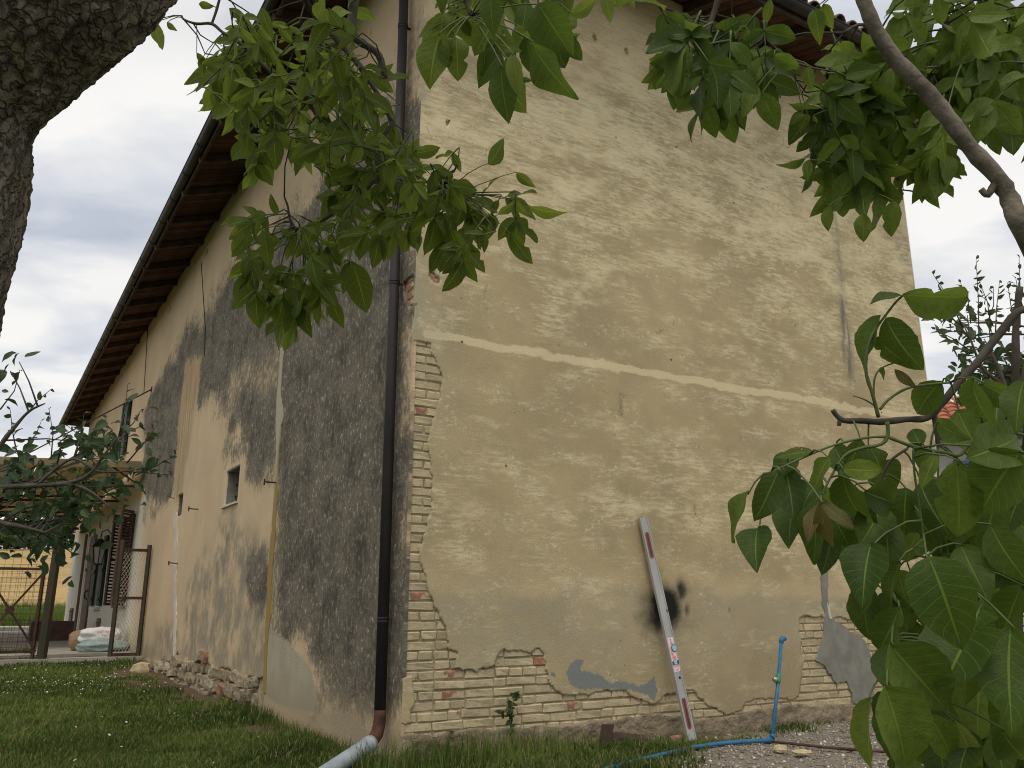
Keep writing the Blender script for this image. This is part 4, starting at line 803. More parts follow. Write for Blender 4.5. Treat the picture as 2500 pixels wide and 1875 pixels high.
dpp = MB(); dpp.tube([FL(22.4, 0.07, 2.9), FL(22.4, 0.07, 0.1)], 0.04, 8); dpp.build('wall_conduit', M['doorbrown'], house)

uw = link('window', None, house, Matrix.Translation(FL(16.4, 0, 4.2))); uw['label'] = 'upper window with dark green shutters above the canopy'
q0 = onL(303, 1112); q1 = onL(312, 985); us = (q0[0] + q1[0]) / 2
mb = MB(); mb.prism([(us - 0.25, q0[1]), (us + 0.25, q0[1]), (us + 0.25, q1[1]), (us - 0.25, q1[1])], FL, 0.004, 0.025); mb.build('pane', M['vial'], uw)
for a, b in ((us - 0.62, us - 0.27), (us + 0.27, us + 0.45)):
    mb = MB(); mb.prism([(a, q0[1]), (b, q0[1]), (b, q1[1]), (a, q1[1])], FL, 0.03, 0.09); mb.build('shutter', M['shutgreen'], uw)
lt = thing('wall_lantern', FL(16.6, 0.0, 2.2), 'black iron lantern with milky glass on a curved wall bracket', 'lantern')
lc = on_plane(253, 1352, FL(16.6, 0, 0), DL.normalized()); out_ = (lc - FL(16.6, 0, 0)).dot(NL); out_ = max(0.3, min(0.55, out_)); lb = FL(16.6, out_, 2.12)
mb = MB(); mb.tube([FL(16.6, 0.0, 2.30), FL(16.6, out_ * 0.25, 2.52), FL(16.6, out_ * 0.6, 2.62), FL(16.6, out_ * 0.95, 2.56), lb + Z * 0.30], 0.014, 6); mb.build('bracket', M['iron'], lt, True)
def hexring(c, r0, r1, z0, z1, mat, nm, n=6):
    mb = MB(); v = [c + Vector((math.cos(2 * math.pi * k / n) * r, math.sin(2 * math.pi * k / n) * r, z)) for r, z in ((r0, z0), (r1, z1)) for k in range(n)]
    mb.add(v, [(k, (k + 1) % n, (k + 1) % n + n, k + n) for k in range(n)] + [tuple(range(n))[::-1], tuple(range(n, 2 * n))]); return mb.build(nm, mat, lt)
hexring(lb, 0.20, 0.05, 0.08, 0.28, M['iron'], 'cap'); hexring(lb, 0.09, 0.15, -0.30, 0.08, M['glassmilk'], 'glass'); hexring(lb, 0.10, 0.10, -0.34, -0.30, M['iron'], 'base')
for k in range(6):
    a = 2 * math.pi * k / 6; mb = MB(); mb.bar(lb + Vector((math.cos(a) * 0.094, math.sin(a) * 0.094, -0.30)), lb + Vector((math.cos(a) * 0.155, math.sin(a) * 0.155, 0.09)), 0.016); mb.build('glazing_bar', M['iron'], lt)

# ================================================================== iron canopy on the long side
cn = thing('canopy', FL(14, 2.5, 0.0), 'lean-to canopy of bleached sheets on rusty iron trusses along the long wall', 'canopy')
S0, S1, CW, CZ = 12.9, 25.5, 5.6, 3.42
for i in range(7):
    a = S0 + (S1 - S0) * i / 7; b = S0 + (S1 - S0) * (i + 1) / 7 - 0.02
    for j in range(3):
        d0 = 0.10 + j * CW / 3; d1 = d0 + CW / 3 - 0.02; mb = MB(); zc = lambda d: CZ + 0.30 - d * 0.05
        mb.add([FL(a, d0, zc(d0)), FL(b, d0, zc(d0)), FL(b, d1, zc(d1)), FL(a, d1, zc(d1)), FL(a, d0, zc(d0) + 0.03), FL(b, d0, zc(d0) + 0.03), FL(b, d1, zc(d1) + 0.03), FL(a, d1, zc(d1) + 0.03)], [(0, 1, 2, 3), (7, 6, 5, 4), (0, 4, 5, 1), (1, 5, 6, 2), (2, 6, 7, 3), (3, 7, 4, 0)]); mb.build('roof_sheet', M['canvas'], cn)
for i in range(5):
    s_ = S0 + 0.12 + (S1 - S0 - 0.3) * i / 4; ch = MB(); zt = lambda d: CZ + 0.26 - d * 0.05
    ch.bar(FL(s_, 0.05, zt(0)), FL(s_, CW, zt(CW)), 0.05, 0.05); ch.bar(FL(s_, 0.05, zt(0) - 0.42), FL(s_, CW, zt(CW) - 0.42), 0.05, 0.05); t_ = ch.build('truss', M['rustdark'], cn)
    n = 9
    for k in range(n):
        d0 = 0.05 + (CW - 0.05) * k / n; d1 = 0.05 + (CW - 0.05) * (k + 1) / n; mb = MB()
        if k % 2: mb.bar(FL(s_, d0, zt(d0)), FL(s_, d1, zt(d1) - 0.42), 0.03, 0.03)
        else: mb.bar(FL(s_, d0, zt(d0) - 0.42), FL(s_, d1, zt(d1)), 0.03, 0.03)
        mb.build('web_bar', M['rustdark'], t_)
for d_ in (1.0, 2.4, 3.8, 5.3):
    mb = MB(); mb.bar(FL(S0, d_, CZ + 0.235 - d_ * 0.05), FL(S1, d_, CZ + 0.235 - d_ * 0.05), 0.06, 0.05); mb.build('purlin', M['rustdark'], cn)
for s_ in (S0 + 0.15, S1 - 0.2):
    mb = MB(); mb.tube([FL(s_, CW - 0.1, -0.1), FL(s_, CW - 0.1, CZ - 0.1)], 0.05, 8); mb.build('post', M['rustdark'], cn)
mb = MB(); mb.prism([(0, 0), (1, 0), (1, 1), (0, 1)], lambda s, d, z: FL(S0 - 0.04 + d, 0.10 + s * CW, CZ + 0.20 - s * CW * 0.05 + z * 0.14), 0.0, 0.03); mb.build('edge_board', M['canvas'], cn)
tr_ = thing('tie_wire', FL(13.3, 0, 5.4), 'taut iron stay from the long wall down to the canopy', 'wire')
w_a = FL(*[onL(371, 950)[0], 0.0, onL(371, 950)[1]]); mb = MB(); mb.tube([w_a, FL(14.5, 2.6, CZ + 0.2)], 0.014, 6); mb.build('rod', M['rustdark'], tr_); mb = MB(); mb.box(w_a, (DL, NL, Z), (0.05, 0.02, 0.05)); mb.build('wall_plate', M['rustdark'], tr_)

# ================================================================== fence line with gate and narrow mesh panel
GZ0 = -0.03
def fpt(e, z=0.0): return FL(11.05, e, z)                # along the fence: e metres out from the wall
def wire_grid(mb, P, nu, nv, r):                          # P(u,v) -> world
    for i in range(nu + 1):
        u = i / nu; mb.tube([P(u, 0), P(u, 1)], r, 4, cap=False)
    for j in range(nv + 1):
        v = j / nv; mb.tube([P(0, v), P(1, v)], r, 4, cap=False)
gp_ = thing('mesh_fence_panel', fpt(0.3), 'narrow rusty green panel of expanded metal next to the wall', 'fence panel')
E0, E1, GH = 0.06, 0.52, 1.95
for e in (E0, E1):
    mb = MB(); mb.bar(fpt(e, GZ0 - 0.1), fpt(e, GH + (0.08 if e == E1 else 0)), 0.06); mb.build('post', M['gateiron'], gp_)
for zz in (0.03, 1.0, GH - 0.1):
    mb = MB(); mb.bar(fpt(E0, zz), fpt(E1, zz), 0.05); mb.build('rail', M['rustdark'], gp_)
mb = MB()
for i in range(-18, 26):
    for sg_ in (1, -1):
        x0, z0 = E0 + 0.02 + i * 0.055, 0.05; x1 = x0 + sg_ * 1.85 * 0.55; pts = []
        for k in range(31):
            t = k / 30; x = x0 + (x1 - x0) * t if sg_ > 0 else (x0 + 0.0) + (x1 - x0) * t; z = z0 + 1.82 * t
            if E0 < x < E1: pts.append(fpt(x, z))
        if len(pts) > 1: mb.tube([pts[0], pts[-1]], 0.0035, 3, cap=False)
tag(mb.build('expanded_metal', M['whitefill'], gp_), kind='stuff')
gt = thing('garden_gate', fpt(2.0), 'low rusty iron gate with a cross brace and wire mesh by the field', 'gate')
gl, gr = 1.68, 2.62
for e in (gl + 0.04, gr): mb = MB(); mb.bar(fpt(e, GZ0), fpt(e, 1.5), 0.045); mb.build('stile', M['rustdark'], gt)
for zz in (0.12, 1.48): mb = MB(); mb.bar(fpt(gl, zz), fpt(gr, zz), 0.045); mb.build('rail', M['rustdark'], gt)
for a, b in (((gl, 0.12), (gr, 1.48)), ((gl, 1.48), (gr, 0.12))): mb = MB(); mb.bar(fpt(a[0], a[1]) , fpt(b[0], b[1]), 0.035); mb.build('cross_brace', M['rustdark'], gt)
mb = MB(); ctr = fpt((gl + gr) / 2, 0.80); mb.tube([ctr + DL * -0.03, ctr + DL * 0.03], 0.07, 10); mb.build('boss', M['rustdark'], gt)
mb = MB(); wire_grid(mb, lambda u, v: fpt(gl + (gr - gl) * u, 0.12 + 1.36 * v) + DL * 0.03, 13, 18, 0.0022); tag(mb.build('wire_mesh', M['rustdark'], gt), kind='stuff')
fp = thing('gate_post', fpt(1.58, GZ0), 'thick weathered brown gate post between gate and opening', 'post'); mb = MB(); mb.tube([fpt(1.58, -0.25), fpt(1.57, 1.0), fpt(1.56, 1.95)], [0.085, 0.08, 0.075], 8); mb.build('post', M['gateiron'], fp); mb = MB(); mb.tube([fpt(1.56, 1.95), fpt(1.56, 1.98)], 0.06, 8); mb.build('cap', M['rustdark'], fp)
fe = thing('wire_fence', fpt(6.0), 'tall square wire mesh fence left of the garden gate', 'fence')
for e in (3.1, 6.0, 9.0): mb = MB(); mb.tube([fpt(e, -0.2), fpt(e, 2.3)], 0.035, 7); mb.build('post', M['rustdark'], fe)
mb = MB(); wire_grid(mb, lambda u, v: fpt(1.6 + 7.4 * u, 0.05 + 2.2 * v) + DL * 0.10, 62, 19, 0.0026); tag(mb.build('wire_mesh', M['rustdark'], fe), kind='stuff')
ts = thing('threshold', fpt(1.0), 'low concrete threshold under the gate opening', 'step'); mb = MB(); mb.box(fpt(1.3, -0.09), (NL, DL, Z), (1.45, 0.14, 0.09)); mb.build('slab', M['concrete'], ts)

# sacks and the box in the yard
def sack(name, c, ax, size, mat, label, seed, p=3.2, pr=False):
    t = thing(name, c - Z * size[2], label, 'sack'); bm = bmesh.new(); bmesh.ops.create_icosphere(bm, subdivisions=4, radius=1.0)
    x = Vector(ax).normalized(); y = Z.cross(x); off = Vector((seed * 7.1, 3.3, 1.7))
    for v in bm.verts:
        q = v.co; n = (abs(q.x) ** p + abs(q.y) ** p + abs(q.z) ** p) ** (1 / p); w = q / n
        w = w + mnoise.noise_vector(w * 1.6 + off) * 0.16 + mnoise.noise_vector(w * 5 + off) * 0.05
        w.z = max(w.z, -0.95); v.co = c + x * w.x * size[0] + y * w.y * size[1] + Z * w.z * size[2]
    me = bpy.data.meshes.new(name); bm.to_mesh(me); bm.free(); me.materials.append(mat); me.polygons.foreach_set('use_smooth', [True] * len(me.polygons)); b = link('bag', me, t)
    return t, b
yz = 0.0
wv = NL * 1.0 - DL * 0.3
SKP = onG(246, 1592, 0.0)
t1, b1 = sack('sack', SKP + Z * 0.30 + DL * 0.25, NL, (0.37, 0.26, 0.15), M['sackwhite'], 'plump white sack with red print lying on top of the teal bag', 1)
for k, (u0, u1, zz) in enumerate(((-0.16, 0.26, 0.06), (-0.05, 0.30, -0.03), (0.12, 0.30, -0.10))):
    mb = MB(); n = 9
    for i in range(n):
        if i % 4 == 3: continue
        a = u0 + (u1 - u0) * i / n; b = u0 + (u1 - u0) * (i + 0.75) / n
        P = lambda u, z: SKP + Z * 0.33 + DL * 0.25 - NL * (u * 0.8 + 0.02) - DL * (0.272 - 0.10 * (abs(u) / 0.4) ** 3) + Z * z * 0.7
        mb.add([P(a, zz - 0.016), P(b, zz - 0.016), P(b, zz + 0.016), P(a, zz + 0.016)], [(0, 1, 2, 3)])
    mb.build('red_print', M['pink'], b1)
sack('sack', SKP + Z * 0.11 - DL * 0.1, NL, (0.44, 0.28, 0.125), M['sackteal'], 'slumped pale teal plastic bag in front of the white sack', 2, 2.6)
sack('sack', onG(200, 1590, 0.0) + Z * 0.2, NL, (0.24, 0.26, 0.21), M['sackbrown'], 'brown paper sack left of the white sack', 3)
bx = thing('crate', FL(18.6, 0.95, 0.0), 'dark brown wooden crate behind the brown sack', 'crate')
for a, b, nm in (((-0.5, -0.3), (0.5, -0.3), 'front_board'), ((-0.5, 0.3), (0.5, 0.3), 'back_board'), ((-0.5, -0.3), (-0.5, 0.3), 'side_board'), ((0.5, -0.3), (0.5, 0.3), 'side_board')):
    mb = MB(); mb.bar(FL(18.6 + a[1], 0.95 + a[0] * 0.9, 0.24), FL(18.6 + b[1], 0.95 + b[0] * 0.9, 0.24), 0.03, 0.46); mb.build(nm, M['shutbrown'], bx)

# ================================================================== things at the end wall
# long spirit level leaning on the wall
q0_ = onR(1687, 1808, 0.20); q1_ = onR(1567, 1264, 0.028); b0 = Vector(FR(q0_[0], 0.20, q0_[1])); t0 = Vector(FR(q1_[0], 0.028, q1_[1])); ax_ = (t0 - b0).normalized(); LEN = (t0 - b0).length
wd_ = (DR - ax_ * DR.dot(ax_)).normalized(); nn_ = wd_.cross(ax_); nn_ = nn_ if nn_.dot(NR) > 0 else -nn_
lv = thing('spirit_level', b0, 'long aluminium spirit level leaning against the sooty patch of the end wall', 'level')
def lvp(a, w, d): return b0 + ax_ * a + wd_ * w + nn_ * d
mb = MB(); HW = 0.041
mb.box(lvp(LEN / 2, 0, 0.010), (ax_, wd_, nn_), (LEN / 2, HW - 0.004, 0.009)); body = mb.build('web', M['alu'], lv)
for w in (-HW + 0.002, HW - 0.002): mb = MB(); mb.box(lvp(LEN / 2, w, 0.011), (ax_, wd_, nn_), (LEN / 2 + 0.001, 0.005, 0.013)); mb.build('rail', M['alu'], lv)
def capsule(a0, a1, w, r, d0, d1, mat, nm, par):
    pts = [(a0 + r - math.sin(t) * 0 - math.cos(t) * r, w + math.sin(t) * r) for t in [(-math.pi / 2 + math.pi * k / 8) for k in range(9)]]; pts += [(a1 - r + math.cos(t) * r, w - math.sin(t) * r) for t in [(-math.pi / 2 + math.pi * k / 8) for k in range(9)]]
    mb = MB(); n = len(pts); v = [lvp(a, q, d0) for a, q in pts] + [lvp(a, q, d1) for a, q in pts]; mb.add(v, [tuple(range(n)), tuple(range(2 * n - 1, n - 1, -1))] + [(i, (i + 1) % n, (i + 1) % n + n, i + n) for i in range(n)]); return mb.build(nm, mat, par)
for a0, a1 in ((0.09, 0.34), (LEN - 0.36, LEN - 0.13)):
    capsule(a0, a1, 0, 0.021, 0.0195, 0.0225, M['redplastic'], 'hand_slot', lv); capsule(a0 + 0.02, a1 - 0.02, 0, 0.008, 0.0226, 0.0232, M['wood'], 'slot_opening', lv)
la0, la1 = 0.55, 0.83
mb = MB(); mb.box(lvp((la0 + la1) / 2, 0, 0.0200), (ax_, wd_, nn_), ((la1 - la0) / 2, HW - 0.006, 0.0012)); lab = mb.build('printed_label', M['label'], lv)
for a, w, da, dw in ((0.80, 0.0, 0.022, 0.008), (0.775, 0.004, 0.010, 0.014), (0.735, -0.012, 0.022, 0.010), (0.695, -0.010, 0.014, 0.014), (0.668, -0.002, 0.010, 0.022), (0.648, 0.002, 0.005, 0.022), (0.600, 0.006, 0.011, 0.022), (0.565, 0.000, 0.004, 0.018), (0.578, 0.010, 0.004, 0.010)):
    mb = MB(); mb.box(lvp(a, w, 0.0218), (ax_, wd_, nn_), (da, dw, 0.0006)); mb.build('red_print', M['pink'], lab)
mb = MB(); mb.tube([lvp(0.742, 0.020, 0.018), lvp(0.742, 0.020, 0.026)], 0.031, 20); mb.build('vial_ring', M['bluedeep'], lv); mb = MB(); mb.tube([lvp(0.742, 0.020, 0.02), lvp(0.742, 0.020, 0.0272)], 0.026, 20); mb.build('vial', M['vial'], lv)
mb = MB(); mb.box(lvp(0.625, 0, 0.0225), (ax_, wd_, nn_), (0.014, 0.034, 0.003)); vv = mb.build('vial', M['vial'], lv)
for w in (-0.026, 0.026): mb = MB(); mb.box(lvp(0.625, w, 0.0250), (ax_, wd_, nn_), (0.0145, 0.009, 0.002)); mb.build('vial_end', M['bluedeep'], vv)
mb = MB(); mb.tube([lvp(0.50, 0.012, 0.018), lvp(0.50, 0.012, 0.0215)], 0.011, 12); mb.build('hole', M['iron'], lv)
mb = MB(); mb.box(lvp(1.05, 0.036, 0.02), (ax_, wd_, nn_), (0.012, 0.006, 0.004)); mb.build('rivet', M['iron'], lv)

# blue water pipe with tap
pv0 = onG(1886, 1806, -0.20); q = onR(1908, 1562, 0.22); pv1 = Vector(FR(q[0], 0.22, q[1]))
wp = thing('water_pipe', pv0, 'bright blue plastic water pipe rising from the gravel with a tap', 'water pipe')
mb = MB(); mb.tube([pv0 + Z * 0.02, pv0.lerp(pv1, 0.5) + DR * 0.004, pv1], 0.0155, 12); mb.build('riser', M['bluepipe'], wp, True)
gl_ = [onG(1886, 1808, -0.19), onG(1840, 1809, -0.185), onG(1760, 1815, -0.18), onG(1690, 1825, -0.175), onG(1620, 1842, -0.175), onG(1560, 1856, -0.17), onG(1484, 1877, -0.165), onG(1380, 1905, -0.17)]
mb = MB(); mb.tube(gl_, 0.0165, 12); mb.build('ground_run', M['bluepipe'], wp, True)
mb = MB(); mb.tube([pv0 + Z * 0.045, pv0 + Z * 0.012, pv0 + Z * 0.008 + (gl_[1] - gl_[0]).normalized() * 0.02, gl_[0].lerp(gl_[1], 0.25)], 0.0225, 12); mb.build('elbow', M['bluepipe'], wp, True)
mb = MB(); up_ = (pv1 - pv0).normalized(); mb.tube([pv1 - up_ * 0.03, pv1 + up_ * 0.005, pv1 + up_ * 0.012 + DR * 0.012, pv1 + up_ * 0.012 + DR * 0.045], 0.0215, 12); mb.build('elbow', M['bluepipe'], wp, True)
vc = pv0.lerp(pv1, 0.585); mb = MB(); mb.tube([vc - up_ * 0.04, vc - up_ * 0.015, vc + up_ * 0.015, vc + up_ * 0.045], [0.02, 0.026, 0.026, 0.02], 12); vf = mb.build('tap_fitting', M['greenfit'], wp, True)
mb = MB(); mb.tube([vc, vc - DR * 0.055 + NR * 0.02], [0.014, 0.017], 10); mb.tube([vc - DR * 0.055 + NR * 0.02, vc - DR * 0.072 + NR * 0.03 + Z * 0.004, vc - DR * 0.085 + NR * 0.035], [0.022, 0.024, 0.019], 12); mb.build('tap', M['chrome'], vf, True)

# odds and ends along the foot of the wall
rk = random.Random(17)
def rock(name, loc, size, mat, label, cat, seed, rot=0.0):
    me = stone_mesh(seed).copy(); me.materials.clear(); me.materials.append(mat); me.name = name
    o = link(name, me, None, Matrix.Translation(loc) @ Matrix.Rotation(rot, 4, 'Z') @ Matrix.Diagonal((*size, 1))); return tag(o, label, cat)
M['palestone'] = simple('pale_yellow_stone', (0.60, 0.50, 0.31), (0.46, 0.38, 0.23), 2, 0.95, bump=0.3)
rock('stone', onG(342, 1636, -0.12), (0.14, 0.08, 0.10), M['palestone'], 'pale yellowish pointed stone lying by the end of the rubble footing', 'stone', 31, 0.5)
rock('roof_tile_shard', onG(1958, 1836, -0.19), (0.07, 0.05, 0.015), M['palestone'], 'flat pale tan tile shard on the gravel', 'tile shard', 33, 0.3)
rock('stone', onG(1905, 1829, -0.19), (0.05, 0.035, 0.03), M['palestone'], 'small pale stone on the gravel below the blue pipe foot', 'stone', 34, 0.1)
lg = thing('log', onG(1530, 1806, -0.2), 'short dark split log in the grass left of the spirit level', 'log')
a = onG(1478, 1812, -0.15); b = onG(1575, 1808, -0.17); mb = MB(); mb.tube([a, a.lerp(b, 0.3) + Z * 0.015, a.lerp(b, 0.7), b], [0.05, 0.062, 0.055, 0.045], 9); mb.build('log', M['wood'], lg)
mb = MB(); c1 = onG(1480, 1806, -0.12); mb.box(c1 + Z * 0.04, (DR, NR, (Z + DR * 0.3).normalized()), (0.04, 0.03, 0.075)); mb.build('split_piece', M['wood'], lg)
hs = thing('hose', onG(1990, 1822, -0.2), 'thin dark brown hose lying on the gravel right of the blue pipe', 'hose'); mb = MB(); mb.tube([onG(1885, 1811, -0.19), onG(1930, 1815, -0.188), onG(2010, 1824, -0.188), onG(2110, 1832, -0.188), onG(2250, 1840, -0.19)], 0.011, 8); mb.build('tube', M['wood'], hs, True)
bb = link('broken_brick', BL['r'][0].copy(), None, frame_m(DR, NR, onG(1652, 1806, -0.175))); bb.rotation_euler.z += 0.4; tag(bb, 'broken reddish brick half hidden in weeds left of the level foot', 'brick')

# ================================================================== neighbouring house beyond the right corner
nh = thing('neighbour_house', Vector((11.0, 17.5, -0.2)), 'white house with red tiled roof and blue shutters behind the right edge of the farmhouse', 'house')
hx, hy = Vector((0.94, -0.34, 0)), Vector((0.34, 0.94, 0)); ho = at(2285, 1200, 15.5); ho.z = -0.3
def H(x, y, z): return ho + hx * x + hy * y + Z * (z + 0.3)
mb = MB(); mb.box(H(5, 3.5, 2.0), (hx, hy, Z), (5.0, 3.5, 2.3)); mb.build('wall', M['housewhite'], nh)
ez = at(2400, 1035, 15.2).z
P = [H(-0.5, -0.6, ez), H(10.6, -0.6, ez), H(10.6, 3.5, ez + 1.75), H(2.4, 3.5, ez + 1.75), H(-0.5, 7.6, ez), H(10.6, 7.6, ez)]
mb = MB(); mb.add(P, [(0, 1, 2, 3), (0, 3, 4), (4, 3, 2, 5), (0, 4, 5, 1)]); nr = mb.build('roof', M['redtile'], nh)
tm = MB(); n = 6; v = []
for y in (0, 0.40):
    for k in range(n): a = math.pi * k / (n - 1); v.append((math.cos(a) * 0.10, y, math.sin(a) * 0.06 + (0.03 if y == 0 else 0.0)))
tm.add(v, [(k, k + 1, k + 1 + n, k + n) for k in range(n - 1)] + [tuple(range(n))]); tme = tm.mesh('roof_tile', M['redtile']); slp = math.atan(1.75 / 4.1); ln = math.hypot(1.75, 4.1); cnt = 0
for r_ in range(int(ln / 0.36)):
    yy = -0.6 + r_ * 0.36 * math.cos(slp); zz = ez + r_ * 0.36 * math.sin(slp); xs = -0.4 + 2.9 * (yy + 0.6) / 4.1
    for c_ in range(24):
        x = xs + c_ * 0.215
        if x > 3.6 or cnt >= 240: break
        mt = Matrix.Identity(4); yv = (hy * math.cos(slp) + Z * math.sin(slp)); zv = hx.cross(yv)
        for i in range(3): mt[i][0] = hx[i]; mt[i][1] = yv[i]; mt[i][2] = zv[i]; mt[i][3] = H(x, yy, zz + 0.015)[i]
        link('roof_tile', tme, nr, mt); cnt += 1
mb = MB(); mb.tube([H(-0.5, -0.66, ez - 0.02), H(10.6, -0.66, ez - 0.02)], 0.06, 8); mb.build('gutter', M['chrome'], nh)
mb = MB(); mb.box(H(5, -0.3, ez - 0.14), (hx, hy, Z), (5.4, 0.28, 0.05)); mb.build('eave_board', M['wood'], nh)
for x in (0.9, 3.4):
    mb = MB(); mb.box(H(x, -0.01, 2.7), (hx, hy, Z), (0.55, 0.03, 0.75)); wv_ = mb.build('window', M['darkglass'], nh)
    for sgn in (-1, 1):
        o = louvre_leaf(H(x + sgn * 0.28 - 0.27, -0.08, 0), H(x + sgn * 0.28 + 0.27, -0.08, 0), 1.95, 3.45, 'shutter', nh, M['shutblue'], 22)
mb = MB(); mb.box(H(0.9, -0.1, 1.9), (hx, hy, Z), (0.7, 0.1, 0.04)); mb.build('sill', M['housewhite'], nh)

# ================================================================== trees
LRR = random.Random(23)
def leaf_mesh(name, mat, nl=8, nw=4, wr=0.42, skew=0.85, tip=0.75, curl=0.15, fold=0.25, wave=0.02, bites=0, seed=0):
    rr = random.Random(seed); v = []; uv = []; f = []
    hw = [max(0.0, (t ** skew) * ((1 - t) ** tip)) for t in [i / nl for i in range(nl + 1)]]; mx = max(hw); hw = [h / mx * wr / 2 for h in hw]
    side = [[1.0] * (nl + 1), [1.0] * (nl + 1)]
    for _ in range(bites):
        k = rr.randint(int(nl * 0.3), nl - 1); q_ = rr.randint(0, 1); side[q_][k] *= rr.uniform(0.45, 0.75); side[q_][max(0, k - 1)] *= 0.88
    for s_ in side:
        for i in range(nl + 1): s_[i] *= 1 + rr.uniform(-0.045, 0.045)
    ph = rr.uniform(0, 6)
    for i in range(nl + 1):
        t = i / nl
        for j in range(nw + 1):
            u = -1 + 2 * j / nw; h = hw[i] * side[0 if u < 0 else 1][i]; x = u * h
            zz = -curl * t * t + fold * abs(x) + wave * math.sin(t * 9 + ph + (2 if u > 0 else 0)) * abs(u) ** 2
            v.append((x + 0.03 * math.sin(t * 3 + ph) , t * (1 - 0.12 * curl), zz)); uv.append((u * 0.5 + 0.5, t))
    W = nw + 1
    for i in range(nl):
        for j in range(nw): f.append((i * W + j, i * W + j + 1, (i + 1) * W + j + 1, (i + 1) * W + j))
    me = bpy.data.meshes.new(name); me.from_pydata(v, [], f); me.materials.append(mat); ul = me.uv_layers.new(name='UVMap')
    for p in me.polygons:
        p.use_smooth = True
        for li in p.loop_indices: ul.data[li].uv = uv[me.loops[li].vertex_index]
    return me
def leaf_set(mat, n, nl, wr, seed, **k):
    out = []
    for i in range(n):
        rr = random.Random(seed + i); out.append(leaf_mesh('leaf', mat, nl, 4, wr * rr.uniform(0.76, 1.10), rr.uniform(0.62, 0.9), rr.uniform(0.72, 1.12), rr.uniform(0.02, 0.42), rr.uniform(0.05, 0.6), rr.uniform(0.01, 0.06), rr.choice([0, 0, 0, 0, 1, 1]), seed + i))
    return out
LS = {'A': leaf_set(M['leafA'], 12, 10, 0.50, 100), 'B': leaf_set(M['leafB'], 12, 10, 0.58, 200), 'Y': leaf_set(M['leafYoung'], 3, 8, 0.40, 300), 'C': leaf_set(M['leafC'], 8, 6, 0.58, 400), 'L': leaf_set(M['leafYel'], 4, 10, 0.48, 500), 'N': leaf_set(M['leafB'], 14, 14, 0.63, 600), 'NA': leaf_set(M['leafA'], 8, 14, 0.58, 700)}
def leaf_m(base, d, nrm, L):
    y = d.normalized(); z = (nrm - y * nrm.dot(y)); z = z.normalized() if z.length > 1e-4 else y.orthogonal().normalized(); x = y.cross(z)
    m = Matrix.Identity(4)
    for i in range(3): m[i][0] = x[i] * L; m[i][1] = y[i] * L; m[i][2] = z[i] * L; m[i][3] = base[i]
    return m
